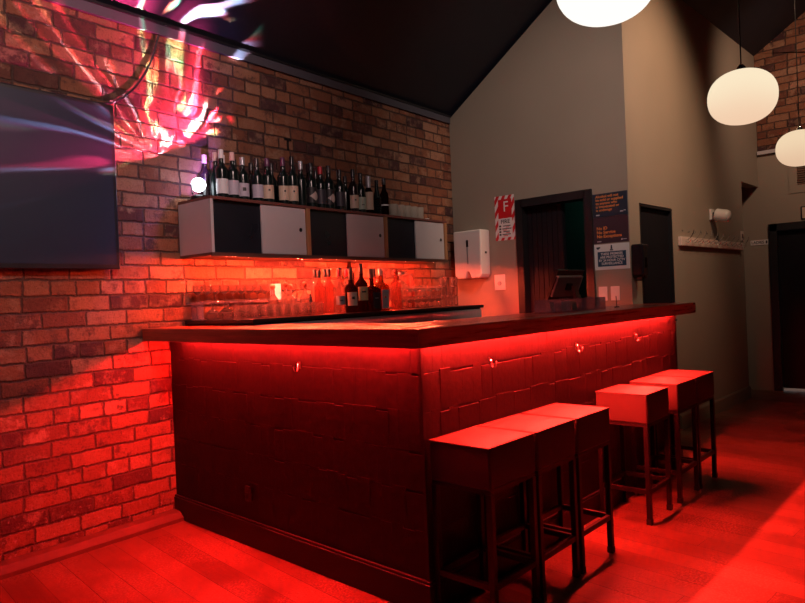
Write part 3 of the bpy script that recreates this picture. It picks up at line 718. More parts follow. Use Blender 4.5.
bottle('bitters_bottle', 'small dark bitters bottle in front of the decanters', 0.705, 0.52, BZT, 0.135, r=0.016, body=0.5, sh=0.2, neck=0.007, gm='bottle_br', cap='cap_black', capl=0.12)

# stemmed glasses and tumblers on the left of the back bar
for j in range(9):
    put('stem_glass', GU, f'small stemmed glass on the raised shelf, {ORD[j]} from the left', 'glass', bw(0.150 + j * 0.0665, 0.085, RZT), 'stemmed glasses on the raised shelf')
for j in range(2):
    put('stem_glass', GU, f'small stemmed glass on the raised shelf right of the box, {ORD[j]} from the box', 'glass', bw(0.86 + j * 0.07, 0.085, RZT), 'stemmed glasses on the raised shelf')
t = thing('straw_box', 'upright pale box of straws on the raised shelf right of the stemmed glasses', 'box', bw(0.775, 0.085, RZT), BA)
bm = B(); box(bm, -0.028, 0.028, -0.025, 0.025, 0, 0.112); obj('carton', bm, M['lab_violet'], t)
bm = B()
for a in range(4):
    for b in range(4): tube(bm, [(-0.02 + a * 0.013, -0.017 + b * 0.011, 0.113), (-0.021 + a * 0.014, -0.018 + b * 0.012, 0.128)], 0.003, 6)
obj('straws', bm, M['red_pr'], t)
for row, oo in (('front', 0.40), ('rear', 0.24)):
    for j in range(4):
        put('wine_glass', GD, f'upturned round wine glass on the bench end, {row} row, {ORD[j]} from the left', 'glass', bw(0.15 + j * 0.088, oo, BZT), 'upturned wine glasses at the bench end')
for row, oo in (('front', 0.63), ('middle', 0.55), ('rear', 0.47)):
    for j in range(8):
        put('tumbler', TS, f'short tumbler on the back bar, {row} row, {ORD[j]} from the left', 'glass', bw(0.17 + j * 0.071, oo, BZT), 'short tumblers on the back bar')
# coupes, stacked two high, right half
for lvl, zz in (('lower', BZT), ('upper', BZT + 0.0865)):
    for row, oo in (('front', 0.50), ('rear', 0.40)):
        for j in range(6):
            put('coupe_glass', CP, f'coupe glass on the back bar, {lvl} layer, {row} row, {ORD[j]} from the left', 'glass', bw(1.68 + j * 0.0895 + (0.02 if row == 'rear' else 0), oo, zz), 'stacked coupe glasses')
for j, s in enumerate((2.285, 2.365, 2.445)):
    for q in range(3 if j != 1 else 2):
        put('tumbler', TS, f'tumbler in the {ORD[j]} stack at the right end of the back bar, {ORD[q]} from below', 'glass', bw(s, 0.44, BZT + q * 0.0822), 'tumbler stacks at the bench end')
t = thing('glass_jar', 'large clear lidded jar behind the coupe glasses', 'jar', bw(2.10, 0.18, BZT), BA)
bm = B(); lathe(bm, [(0, 0), (0.070, 0), (0.075, 0.01), (0.075, 0.24), (0.062, 0.262), (0.062, 0.270), (0.058, 0.270), (0.071, 0.24), (0.071, 0.012), (0, 0.008)], 22); obj('jar_body', bm, M['glass_pink'], t, True)
bm = B(); lathe(bm, [(0, 0.271), (0.066, 0.271), (0.066, 0.288), (0.02, 0.294), (0.012, 0.302), (0.016, 0.315), (0, 0.318)], 22); obj('lid', bm, M['glass'], t, True)
t = thing('carafe', 'small clear carafe left of the stacked tumblers', 'carafe', bw(2.29, 0.22, BZT), BA)
bm = B(); lathe(bm, [(0, 0), (0.045, 0), (0.05, 0.02), (0.045, 0.09), (0.022, 0.135), (0.022, 0.165), (0.034, 0.19), (0.031, 0.19), (0.019, 0.165), (0.019, 0.137), (0.042, 0.09), (0.046, 0.02), (0, 0.006)], 20); obj('carafe_body', bm, M['glass'], t, True)

# ------------------------------------------------------------------ television and cable
tv = thing('television', 'large black flat television mounted on the brick wall', 'television', mw=MB)
bm = B(); box(bm, -1.98, -0.33, -0.060, -0.025, 1.530, 2.470); obj('housing', bm, M['black'], tv, bevel=0.004)
bm = B(); box(bm, -1.955, -0.352, -0.0612, -0.0601, 1.556, 2.452); obj('screen', bm, M['screen'], tv)
bm = B(); box(bm, -1.35, -0.95, -0.025, -0.003, 1.8, 2.2); obj('wall_bracket', bm, M['blackmetal'], tv)
bm = B(); pts = []
ctrl = [(-1.2, -0.016, 2.482), (-0.8, -0.016, 2.480), (-0.5, -0.014, 2.482), (-0.36, -0.012, 2.487), (-0.27, -0.012, 2.525), (-0.17, -0.012, 2.62), (-0.09, -0.012, 2.74), (-0.035, -0.012, 2.86), (0.0, -0.014, 2.98)]
for i in range(len(ctrl) - 1):
    p0 = Vector(ctrl[max(i - 1, 0)]); p1 = Vector(ctrl[i]); p2 = Vector(ctrl[i + 1]); p3 = Vector(ctrl[min(i + 2, len(ctrl) - 1)])
    for k in range(6):
        u = k / 6; pts.append(0.5 * ((2 * p1) + (p2 - p0) * u + (2 * p0 - 5 * p1 + 4 * p2 - p3) * u * u + (3 * p1 - p0 - 3 * p2 + p3) * u ** 3))
pts.append(Vector(ctrl[-1])); tube(bm, pts, 0.0065, 8)
tag(obj('power_cable', bm, M['black'], None, True, mw=MB), 'thin black cable looping up the brick wall from the television', 'cable')

# ------------------------------------------------------------------ pendants
def globe_mesh(D, h):
    bm = B(); pr = []
    for k in range(25):
        a = -PI / 2 + PI * k / 24
        c, s = math.cos(a), math.sin(a)
        r = D / 2 * abs(c) ** 0.82; z = h / 2 * math.copysign(abs(s) ** 0.92, s)
        pr.append((r if k not in (0, 24) else 0.0, z))
    lathe(bm, pr, 40); return mesh_of(bm, 'globe', True)
GM = globe_mesh(0.325, 0.268)
def pendant(x, y, z, m, label, ztop):
    t = thing('pendant_lamp', label, 'lamp', (x, y, z), 0, 'opal globe pendants')
    g = bpy.data.objects.new('globe', GM.copy()); COL.objects.link(g); g.scale = (1.06, 1.06, 1.0) if m == 'globe_near' else (1, 1, 1); g.parent = t; g.data.materials.append(M[m])
    bm = B(); lathe(bm, [(0, 0.1345), (0.022, 0.1345), (0.022, 0.150), (0.010, 0.166), (0, 0.166)], 16); obj('lamp_holder', bm, M['chrome'], t, True)
    bm = B(); tube(bm, [(0, 0, 0.165), (0, 0, ztop - z - 0.02)], 0.0035, 8); obj('cord', bm, M['black'], t, True)
    bm = B(); lathe(bm, [(0, ztop - z - 0.03), (0.05, ztop - z - 0.03), (0.055, ztop - z - 0.0), (0, ztop - z + 0.0)], 18); obj('ceiling_rose', bm, M['black'], t, True)
pendant(2.187, 0.985, 2.370, 'globe_near', 'nearest and brightest opal globe pendant, cut off by the top of the photo', roof_main(0.985) - 0.06)
pendant(3.663, 0.947, 2.252, 'globe_mid', 'middle warm opal globe pendant, hanging whole in front of the olive wall', roof_main(0.944) - 0.06)
pendant(5.736, 1.096, 2.312, 'globe_far', 'farthest opal globe pendant at the right edge before the brick gable', R2Z + 0.655 * (2.13 - 1.096) - 0.06)

# ------------------------------------------------------------------ stools
def make_stool():
    t = thing('bar_stool', '', 'stool')
    w = 0.165; q = 0.152; wy = 0.147; qy = 0.134
    bm = B()
    n = 10; top = []
    # upholstered block: slightly domed top, soft edges
    box(bm, -w, w, -wy, wy, 0.552, 0.714)
    bmesh.ops.subdivide_edges(bm, edges=bm.edges, cuts=5, use_grid_fill=True)
    for v in bm.verts:
        if v.co.z > 0.713: v.co.z += 0.014 * (1 - (v.co.x / w) ** 2) * (1 - (v.co.y / wy) ** 2)
        k = 1 + 0.010 * math.sin((v.co.z - 0.552) / 0.162 * PI); v.co.x *= k; v.co.y *= k
    obj('seat', bm, M['vinyl'], t, True, bevel=0.008)
    bm = B()
    for a, b in (((-w, -wy), (w, -wy)), ((w, -wy), (w, wy)), ((w, wy), (-w, wy)), ((-w, wy), (-w, -wy))):
        tube(bm, [(*a, 0.713), (*b, 0.713)], 0.0035, 6)
    obj('piping', bm, M['vinyl'], t, True)
    for sx in (-1, 1):
        for sy in (-1, 1):
            bm = B(); box(bm, sx * q - 0.0125, sx * q + 0.0125, sy * qy - 0.0125, sy * qy + 0.0125, 0.018, 0.536); l = obj('leg', bm, M['blackmetal'], t, bevel=0.002)
            bm = B(); box(bm, sx * q - 0.0145, sx * q + 0.0145, sy * qy - 0.0145, sy * qy + 0.0145, 0.0, 0.03); obj('rubber_foot', bm, M['rubber'], l, bevel=0.002)
    for s in (-1, 1):
        bm = B(); box(bm, -q + 0.0125, q - 0.0125, s * qy - 0.010, s * qy + 0.010, 0.165, 0.190); obj('foot_rail', bm, M['blackmetal'], t, bevel=0.002)
        bm = B(); box(bm, s * q - 0.010, s * q + 0.010, -qy + 0.0125, qy - 0.0125, 0.165, 0.190); obj('foot_rail', bm, M['blackmetal'], t, bevel=0.002)
    bm = B(); box(bm, -w + 0.004, w - 0.004, -wy + 0.004, wy - 0.004, 0.534, 0.552); obj('seat_frame', bm, M['blackmetal'], t)
    return t
def copy_tree(o, parent=None):
    c = o.copy(); COL.objects.link(c)
    if parent is not None: c.parent = parent; c.matrix_parent_inverse = o.matrix_parent_inverse
    for ch in o.children: copy_tree(ch, c)
    return c
stools = [(2.182, 1.588, 0.008, 'nearest dark square bar stool, at the corner of the bar'),
          (2.528, 1.588, 0.005, 'second bar stool from the bar corner, between two others'),
          (2.880, 1.586, -0.005, 'third bar stool from the bar corner, last of the near trio'),
          (3.662, 1.586, 0.015, 'fourth bar stool from the bar corner, after the gap in the row'),
          (4.125, 1.586, 0.01, 'fifth bar stool from the bar corner, middle of the far trio'),
          (4.478, 1.588, 0.00, 'farthest bar stool, at the far end of the bar')]
proto = make_stool()
allst = [proto] + [copy_tree(proto) for _ in range(5)]
for o, (x, y, rz, lab) in zip(allst, stools):
    o.location = (x, y, 0); o.rotation_euler = (0, 0, rz); tag(o, lab, 'stool', 'square black bar stools')

# ------------------------------------------------------------------ things on the end wall
def on_end(name, label, cat, y, z, group=None): return thing(name, label, cat, mw=face_frame((XE - 0.0005, y, z), (0, -1, 0)), group=group)
# soap / paper towel dispenser, white
t = on_end('towel_dispenser', 'white paper towel dispenser on the wall above the back bar', 'dispenser', 3.69, 1.69)
bm = B()
prof = [(-0.155, -0.20), (-0.16, 0.215), (0.16, 0.215), (0.155, -0.20), (0.135, -0.235), (0.035, -0.235), (0.012, -0.175), (-0.012, -0.175), (-0.035, -0.235), (-0.135, -0.235)]
prism(bm, [(x, y, 0.0) for x, y in prof], (0, 0, 0.15)); obj('housing', bm, M['white_pl'], t, bevel=0.012)
bm = B(); box(bm, -0.008, 0.016, 0.06, 0.125, 0.148, 0.152); obj('level_window', bm, M['black'], t)
bm = B(); box(bm, -0.004, 0.010, -0.10, 0.06, 0.149, 0.1515); obj('slot', bm, M['cap_grey'], t)
bm = B(); box(bm, 0.1575, 0.1625, -0.01, 0.01, 0.06, 0.085); obj('lock', bm, M['black'], t)
# fire action notice
t = on_end('fire_notice', 'red and white striped fire notice beside the doorway', 'sign', 3.354, 1.996)
bm = B(); box(bm, -0.106, 0.106, -0.206, 0.206, -0.004, 0.002); obj('board', bm, M['warn'], t)
bm = B(); box(bm, -0.068, 0.078, -0.002, 0.172, 0.002, 0.003); obj('red_header', bm, M['red_pr'], t)
bm = B(); box(bm, -0.072, 0.080, -0.180, -0.004, 0.002, 0.0028); obj('text_panel', bm, M['paper'], t)
text('lettering', 'F', 0.135, M['paper'], t, 0.015, 0.10, 0.0033, 'CENTER', 1.0)
text('lettering', 'FIRE', 0.05, M['dark_pr'], t, 0.005, -0.035, 0.003, 'CENTER', 1.1, bold=0.001)
bm = B()
for q, (a, b) in enumerate(((-0.02, 0.06), (-0.03, 0.07), (-0.02, 0.05), (-0.03, 0.06))): box(bm, a, b, -0.078 - q * 0.026, -0.070 - q * 0.026, 0.0028, 0.0033); box(bm, -0.064, -0.042, -0.082 - q * 0.026, -0.066 - q * 0.026, 0.0028, 0.0033)
obj('print_lines', bm, M['dark_pr'], t)
bm = B()
for q, (a, b) in enumerate(((0.01, 0.045), (-0.02, 0.02), (0.01, 0.05), (-0.02, 0.03))): box(bm, a, b, -0.090 - q * 0.026, -0.083 - q * 0.026, 0.0028, 0.0033)
obj('print_lines', bm, M['red_pr'], t)
# licensing posters
t = on_end('licensing_poster', 'upper dark blue poster with orange lettering right of the doorway', 'poster', 2.335, 1.992)
bm = B(); box(bm, -0.149, 0.149, -0.096, 0.096, -0.004, 0.002); obj('sheet', bm, M['navy_pr'], t)
text('lettering', 'Alcohol will not\nbe sold or supplied\nto anyone who\nis intoxicated or\nis underage', 0.029, M['orange_pr'], t, -0.122, 0.016, 0.0022, sx=1.05, space=0.96, bold=0.0004)
bm = B(); box(bm, -0.122, -0.092, -0.084, -0.074, 0.002, 0.0026); box(bm, 0.085, 0.112, -0.070, -0.061, 0.002, 0.0026); box(bm, 0.115, 0.132, -0.063, -0.057, 0.002, 0.0026); obj('print_marks', bm, M['pale_pr'], t)
t = on_end('warning_poster', 'lower plum coloured poster with orange lettering above the blue camera notice', 'poster', 2.335, 1.786)
bm = B(); box(bm, -0.149, 0.149, -0.108, 0.108, -0.004, 0.002); obj('sheet', bm, M['plum_pr'], t)
text('lettering', 'No ID\nNo Service\nNo Exceptions', 0.034, M['orange_pr'], t, -0.122, -0.018, 0.0022, sx=1.05, space=0.97, bold=0.0008)
bm = B(); box(bm, -0.122, -0.085, -0.095, -0.088, 0.002, 0.0026); box(bm, 0.085, 0.099, -0.092, -0.080, 0.002, 0.0026); box(bm, 0.103, 0.132, -0.088, -0.083, 0.002, 0.0026); obj('print_marks', bm, M['pale_pr'], t)
t = on_end('camera_notice', 'white notice with blue panel about camera surveillance under the posters', 'sign', 2.335, 1.565)
bm = B(); box(bm, -0.150, 0.150, -0.105, 0.105, -0.004, 0.002); obj('sheet', bm, M['paper'], t)
bm = B(); box(bm, -0.122, 0.122, -0.078, 0.044, 0.002, 0.003); obj('blue_panel', bm, M['blue_pr'], t, bevel=0.004)
text('lettering', 'THESE PREMISES\nARE PROTECTED\nBY 24 HOUR CCTV\nSURVEILLANCE', 0.027, M['paper'], t, 0.0, -0.016, 0.0032, 'CENTER', 0.98, 0.97, 0.0006)
bm = B(); prism(bm, [(-0.008, 0.062, 0.002), (0.008, 0.062, 0.002), (0.005, 0.095, 0.002), (-0.005, 0.095, 0.002)], (0, 0, 0.001)); box(bm, -0.014, 0.014, 0.05, 0.060, 0.002, 0.003)
prism(bm, [(-0.135, 0.082, 0.002), (-0.118, 0.062, 0.002), (-0.095, 0.078, 0.002), (-0.1, 0.086, 0.002)], (0, 0, 0.001)); obj('emblem', bm, M['navy_pr'], t)
# switch plates
t = on_end('wall_socket', 'white socket plate with round knob left of the doorway', 'socket', 3.432, 1.404)
bm = B(); box(bm, -0.058, 0.058, -0.072, 0.072, 0, 0.009); obj('plate', bm, M['white_pl'], t, bevel=0.003)
bm = B(); lathe(bm, [(0, 0), (0.020, 0), (0.018, 0.012), (0, 0.012)], 18); obj('knob', bm, M['cap_grey'], t, True, mw=Matrix.Translation((0.0, -0.01, 0.0095)))
for y, d in ((2.421, 'left'), (2.316, 'right')):
    t = on_end('light_switch', f'white switch plate under the posters, {d} one of two', 'switch', y, 1.263, 'switch plates under the posters')
    bm = B(); box(bm, -0.037, 0.037, -0.058, 0.058, 0, 0.009); obj('plate', bm, M['white_pl'], t, bevel=0.003)
    bm = B(); box(bm, -0.008, 0.008, -0.012, 0.012, 0.009, 0.013); obj('rocker', bm, M['white_pl'], t, bevel=0.001)

# ------------------------------------------------------------------ things on the olive wall
RO = Vector((math.cos(OA), math.sin(OA), 0))
def ow(s, z, out=0.0):
    p = MO @ Vector((s, -out, z)); return (p.x, p.y, p.z)
def on_side(name, label, cat, s, z, group=None): return thing(name, label, cat, mw=face_frame(ow(s, z, 0.0005), RO), group=group)
t = on_side('soap_dispenser', 'glossy black dispenser on the olive wall between the posters and the black door', 'dispenser', 0.055, 1.52)
bm = B(); prism(bm, [(-0.05, -0.12, 0), (-0.05, 0.13, 0), (0.05, 0.13, 0), (0.05, -0.12, 0), (0.02, -0.145, 0), (-0.02, -0.145, 0)], (0, 0, 0.10)); obj('housing', bm, mat('gloss black plastic', (0.012, 0.010, 0.012), 0.15), t, bevel=0.012)
bm = B(); box(bm, -0.018, 0.018, -0.06, 0.02, 0.099, 0.102); obj('level_window', bm, M['glass_dark'], t)
bm = B(); box(bm, -0.03, 0.03, -0.165, -0.13, 0.03, 0.075); obj('push_bar', bm, M['black'], t, bevel=0.004)
# coat rack: two boards end to end with wire hooks
for (s0, s1, d) in ((1.02, 2.015, 'left'), (2.03, 2.865, 'right')):
    t = on_side('coat_rack', f'pale wooden coat rack board with wire hooks, {d} one of two', 'coat rack', s0, 1.712, 'coat rack boards')
    bm = B(); box(bm, 0, s1 - s0, -0.040, 0.042, 0, 0.032); obj('board', bm, M['rail_wood'], t, bevel=0.003)
    nh = 6 if d == 'left' else 5
    for k in range(nh):
        x = 0.10 + k * ((s1 - s0 - 0.17) / (nh - 1))
        bm = B(); tube(bm, [(x, 0.012, 0.032), (x, 0.012, 0.050), (x, 0.030, 0.075), (x, 0.075, 0.105), (x, 0.098, 0.108)], 0.0045, 6)
        lathe(bm, [(0, -0.010), (0.008, -0.006), (0.010, 0), (0.008, 0.006), (0, 0.010)], 8, x, 0.100)
        for v in bm.verts:
            pass
        tube(bm, [(x, 0.0, 0.032), (x, -0.012, 0.055), (x, 0.0, 0.075), (x, 0.014, 0.078)], 0.0045, 6)
        hk = obj('wire_hook', bm, M['chrome'], t, True)
# small spotlight
t = on_side('wall_spotlight', 'small white cylinder spotlight on the olive wall above the coat rack', 'lamp', 1.93, 2.012)
bm = B(); box(bm, -0.05, 0.05, -0.055, 0.055, 0, 0.022); obj('wall_plate', bm, M['white_pl'], t, bevel=0.004)
bm = B(); tube(bm, [(0, 0, 0.02), (0, -0.003, 0.05)], 0.022, 14); obj('swivel', bm, M['black'], t, True)
bm = B(); lathe(bm, [(0, 0.0), (0.046, 0.0), (0.052, 0.006), (0.052, 0.085), (0.046, 0.105), (0.030, 0.116), (0, 0.120)], 24)
obj('head', bm, M['white_pl'], t, True, mw=Matrix.Translation((0.0, -0.004, 0.046)) @ Matrix.Rotation(math.radians(14), 4, 'X') @ Matrix.Scale(1.2, 4))
t = on_side('light_switch', 'small pale switch at the right end of the coat rack', 'switch', 2.925, 1.835)
bm = B(); box(bm, -0.045, 0.045, -0.055, 0.055, 0, 0.009); obj('plate', bm, M['rail_wood'], t, bevel=0.003)
bm = B(); box(bm, -0.022, 0.022, -0.025, 0.022, 0.009, 0.012); obj('rocker', bm, mat('dark brown plastic', (0.10, 0.05, 0.035), 0.5), t)

# far wall signs and vent
def on_far(name, label, cat, y, z): return thing(name, label, cat, mw=face_frame((XF - 0.0005, y, z), (0, -1, 0)))
t = on_far('ladies_sign', 'small white sign with black lettering left of the far door', 'sign', 2.132, 1.787)
bm = B(); box(bm, -0.098, 0.098, -0.030, 0.030, 0, 0.004); obj('board', bm, M['paper'], t)
text('lettering', 'LADIES', 0.047, M['dark_pr'], t, -0.088, 0.0, 0.0044, 'LEFT', 0.95, bold=0.001)
bm = B(); box(bm, 0.068, 0.086, -0.018, 0.018, 0.004, 0.005); obj('pictogram', bm, M['dark_pr'], t)
t = on_far('door_sign', 'small framed sign above the far door, at the right edge of the photo', 'sign', 1.60, 2.09)
bm = B(); box(bm, -0.085, 0.085, -0.075, 0.075, 0, 0.010); obj('frame', bm, M['black'], t)
bm = B(); box(bm, -0.072, 0.072, -0.062, 0.062, 0.010, 0.012); obj('sheet', bm, M['lab_cream'], t)
t = on_far('wall_vent', 'brown louvred vent in a painted frame under the brick gable', 'vent', 1.56, 2.53)
bm = B(); box(bm, -0.24, -0.15, -0.20, 0.24, 0, 0.006); box(bm, 0.15, 0.24, -0.20, 0.24, 0, 0.006); box(bm, -0.15, 0.15, 0.15, 0.24, 0, 0.006); box(bm, -0.15, 0.15, -0.20, -0.11, 0, 0.006); obj('frame', bm, M['paint'], t)
bm = B()
for k in range(10): prism(bm, [(-0.15, -0.11 + k * 0.026, 0.001), (-0.15, -0.09 + k * 0.026, 0.001), (-0.15, -0.105 + k * 0.026, 0.012)], (0.30, 0, 0))
obj('louvres', bm, mat('brown vent paint', (0.14, 0.07, 0.045), 0.6), t)
# wall bracket nail heads on the brick
bm = B(); box(bm, 0.985, 1.045, -0.010, -0.001, 2.492, 2.510); box(bm, 1.006, 1.022, -0.008, -0.001, 2.42, 2.492)
tag(obj('wall_bracket', bm, M['blackmetal'], None, mw=MB), 'small rusty T shaped iron bracket on the brick above the bottles', 'bracket')

# ------------------------------------------------------------------ till and acrylic tray on the bar top
TZ = 1.178
t = thing('acrylic_tray', 'clear acrylic tray of cards on the bar top in front of the till', 'tray', (3.24, 1.82, TZ))
bm = B(); box(bm, 0, 0.62, 0, 0.004, 0, 0.075); box(bm, 0, 0.62, 0.136, 0.14, 0, 0.075); box(bm, 0, 0.004, 0.004, 0.136, 0, 0.075); box(bm, 0.616, 0.62, 0.004, 0.136, 0, 0.075); box(bm, 0.004, 0.616, 0.004, 0.136, 0, 0.004)
obj('tray', bm, M['acrylic'], t)
for k, (x, a, mm, d) in enumerate(((3.30, 0.25, 'lab_violet', 'leftmost'), (3.45, -0.1, 'lab_white', 'middle'), (3.55, 0.15, 'lab_yellow', 'rightmost'))):
    bm = B(); prism(bm, [(-0.045, 0.0, 0.0), (0.045, 0.0, 0.0), (0.055, 0.012, 0.058), (-0.035, 0.012, 0.058)], (0, 0.0012, 0))
    tag(obj('card', bm, M[mm], None, mw=Matrix.Translation((x, 1.87, TZ + 0.0045)) @ Matrix.Rotation(a, 4, 'Z')), f'small printed card standing in the acrylic tray, {d}', 'card', 'cards in the acrylic tray')
t = thing('till_screen', 'grey backed till screen tilted on a pale stand on the bar top', 'till', (3.82, 2.03, TZ), 0.0)
Mt = Matrix.Translation((-0.065, -0.004, 0.150)) @ Matrix.Rotation(math.radians(23), 4, 'X')
bm = B(); box(bm, -0.155, 0.155, -0.008, 0.008, -0.068, 0.068); sc_ = obj('screen_back', bm, mat('silver grey plastic', (0.30, 0.27, 0.29), 0.4), t, mw=Mt, bevel=0.004)
bm = B(); box(bm, -0.157, 0.157, -0.010, 0.0095, 0.061, 0.070); box(bm, 0.147, 0.157, -0.010, 0.0095, -0.068, 0.060); obj('bezel', bm, M['white_pl'], sc_)
bm = B(); box(bm, -0.03, 0.03, -0.02, -0.008, -0.02, 0.025); obj('mount', bm, M['black'], sc_)
bm = B(); prism(bm, [(-0.045, -0.045, 0.15), (0.0, -0.045, 0.15), (0.085, -0.03, 0.012), (0.025, -0.03, 0.012)], (0, 0.02, 0)); sd = obj('stand', bm, mat('pale stand', (0.40, 0.30, 0.25), 0.4), t)
bm = B(); prism(bm, [(0.0, -0.046, 0.094), (0.030, -0.046, 0.094), (0.052, -0.042, 0.058), (0.018, -0.042, 0.058)], (0, 0.006, 0)); obj('badge', bm, M['lab_cream'], sd)
bm = B(); box(bm, -0.06, 0.06, -0.045, 0.05, 0.0, 0.012); obj('foot', bm, M['black'], t, bevel=0.003)
t = thing('customer_display', 'tall black framed till monitor leaning behind the grey till screen', 'till', (4.045, 2.20, 0.9))
Mt = Matrix.Translation((0.0, 0.0, 0.433)) @ Matrix.Rotation(math.radians(24.5), 4, 'X')
bm = B(); box(bm, -0.185, 0.185, -0.010, 0.010, -0.118, 0.118); cd = obj('monitor', bm, M['black'], t, mw=Mt, bevel=0.003)
bm = B(); tube(bm, [(-0.187, -0.012, -0.12), (-0.187, -0.012, 0.119), (0.187, -0.012, 0.119)], 0.003, 6); obj('rim', bm, mat('plum lit edge', (0.16, 0.08, 0.10), 0.4), cd, True)  # light catching the left and top edges, put in as a paler line
bm = B(); box(bm, -0.03, 0.03, 0.0, 0.05, 0.0, 0.36); box(bm, -0.1, 0.1, -0.04, 0.12, 0.0, 0.015); obj('stand', bm, M['black'], t)
# service shelf that carries the monitor behind the bar
t = thing('service_shelf', 'dark shelf behind the bar front that carries the till monitor', 'shelf', (3.0, 2.08, 0))
bm = B(); box(bm, -0.6, 1.75, 0.0, 0.36, 0.875, 0.9); obj('shelf_board', bm, M['black'], t)
for x in (-0.58, 0.55, 1.71):
    bm = B(); box(bm, x, x + 0.03, 0.02, 0.34, 0.0, 0.875); obj('upright', bm, M['black'], t)
bm = B(); tube(bm, [(4.085, 1.85, TZ + 0.006), (4.078, 1.85, TZ + 0.075)], 0.003, 6); lathe(bm, [(0, TZ), (0.018, TZ), (0.016, TZ + 0.007), (0, TZ + 0.008)], 14, 4.085, 1.85)
tag(obj('pen_stand', bm, M['black'], None, True), 'thin black pen standing up on the bar top below the switches', 'pen')
# green board and shelf in the store room
t = thing('store_shelf', 'green painted shelf with upright board glimpsed through the doorway', 'shelf', (6.6, 2.72, 0))
bm = B(); box(bm, 0.20, 0.22, -0.26, -0.02, 1.9, 2.5); obj('upright_board', bm, M['teal'], t)
bm = B(); box(bm, -0.02, 0.22, -0.33, 0.10, 1.74, 1.86); obj('shelf_board', bm, M['teal'], t)
bm = B(); box(bm, 0.24, 0.29, -0.33, 0.10, 0, 2.4); obj('support', bm, M['black'], t)

# ------------------------------------------------------------------ lights
def light(name, typ, loc, power, col, **kw):
    l = bpy.data.lights.new(name, typ); l.energy = power; l.color = col
    for k, v in kw.items(): setattr(l, k, v)
    o = bpy.data.objects.new(name, l); COL.objects.link(o); o.location = loc; return o
def aim(o, tgt):
    o.rotation_euler = (Vector(tgt) - o.location).to_track_quat('-Z', 'Y').to_euler()

# fill light: unseen spots without fittings, added to brighten the upper walls
a = light('fill_spot_brick', 'SPOT', (1.0, 0.35, 3.7), 330, (1.0, 0.68, 0.62), spot_size=1.25, spot_blend=1.0, shadow_soft_size=0.15); aim(a, (1.45, 3.8, 2.65))
a = light('fill_spot_bar', 'SPOT', (2.6, 0.7, 3.9), 225, (1.0, 0.80, 0.70), spot_size=1.0, spot_blend=1.0, shadow_soft_size=0.15); aim(a, (4.95, 2.85, 2.55))
a = light('fill_spot_hall', 'SPOT', (5.2, 0.3, 4.5), 330, (1.0, 0.61, 0.37), spot_size=1.05, spot_blend=1.0, shadow_soft_size=0.15); aim(a, (5.75, 2.15, 2.75))
a = light('fill_spot_far', 'SPOT', (6.8, 0.6, 4.2), 125, (1.0, 0.66, 0.46), spot_size=1.5, spot_blend=1.0, shadow_soft_size=0.15); aim(a, (8.7, 1.8, 3.1))
a = light('store_lamp', 'POINT', (6.2, 3.3, 2.3), 2.0, (0.2, 1.0, 0.72), shadow_soft_size=0.1)
a = light('service_led', 'AREA', (4.76, 2.98, 0.98), 2.2, (1.0, 0.008, 0.014), shape='RECTANGLE', size=0.45, size_y=0.03, spread=2.3); aim(a, (5.1, 3.22, 1.10))
a = light('lobby_lamp', 'SPOT', (XF + 0.55, 1.55, 1.6), 60, (0.95, 1.0, 1.0), spot_size=1.6, shadow_soft_size=0.05); aim(a, (XF + 0.3, 1.55, 0))

# party light beams: a multi-facet projector lamp; coloured streaks fan out over the brick, the ceiling and the television
pj = light('party_light_beams', 'POINT', bw(0.142, 0.215, 2.130), 1.0, (1, 1, 1), shadow_soft_size=0.006)
pj.data.use_nodes = True
nt = pj.data.node_tree; nt.nodes.clear(); t = NT(nt)
W0 = bw(-0.05, 0.0, 2.225); ax = (W0 - pj.location).normalized()
e1 = (Vector((0, 0, 1)) - ax * ax.z).normalized(); e2 = ax.cross(e1).normalized()    # e2 points along the wall away from the camera
dirv = t.vm('SCALE', t.n('ShaderNodeNewGeometry').outputs['Incoming'])
dirv.node.inputs['Scale'].default_value = 1.0
dn = t.dot(dirv, tuple(ax)); dup = t.dot(dirv, tuple(e1)); drt = t.dot(dirv, tuple(e2))
phi = t.m('ARCTAN2', dup, drt)
th = t.m('ARCCOSINE', dn)
P2 = t.comb(phi, t.m('MULTIPLY', th, 0.42), 0.0)
wob = t.m('MULTIPLY', t.m('SUBTRACT', t.noise(t.comb(t.m('MULTIPLY', phi, 1.3), t.m('MULTIPLY', th, 1.7), 2.0), 1.6, 1), 0.5), 0.45)
q = t.comb(t.m('ADD', phi, wob), t.m('MULTIPLY', th, 0.40), 0.0)
st1 = t.noise(q, 8.5, 1.0, 0.4)
s1 = t.smooth(st1, 0.54, 0.63)
hue = t.noise(t.vm('ADD', q, (7.3, 1.1, 3.0)), 3.6, 0.0)
colr = t.ramp(hue, [(0.0, (1, 0.02, 0.12)), (0.36, (1.0, 0.04, 0.10)), (0.44, (0.55, 0.75, 1.0)), (0.50, (1.0, 0.05, 0.05)), (0.57, (0.10, 0.75, 0.40)), (0.63, (1.0, 0.03, 0.30)), (0.70, (0.5, 0.7, 1.0)), (1.0, (1.0, 0.05, 0.4))])
upm = t.smooth(phi, 0.70, 0.90)                                      # beams leave upwards and to the left
lft = t.smooth(t.m('ABSOLUTE', phi), 2.45, 2.75)
fan = t.m('MAXIMUM', upm, lft)
far = t.m('MULTIPLY', t.m('POWER', t.m('MAXIMUM', dn, 0.28), -2.9), t.smooth(dn, 0.0, 0.46))
beam = t.m('MULTIPLY', t.m('MULTIPLY', s1, fan), t.m('MULTIPLY', far, 290.0))
glow = t.m('MULTIPLY', t.m('MINIMUM', far, 12.0), 1.0)
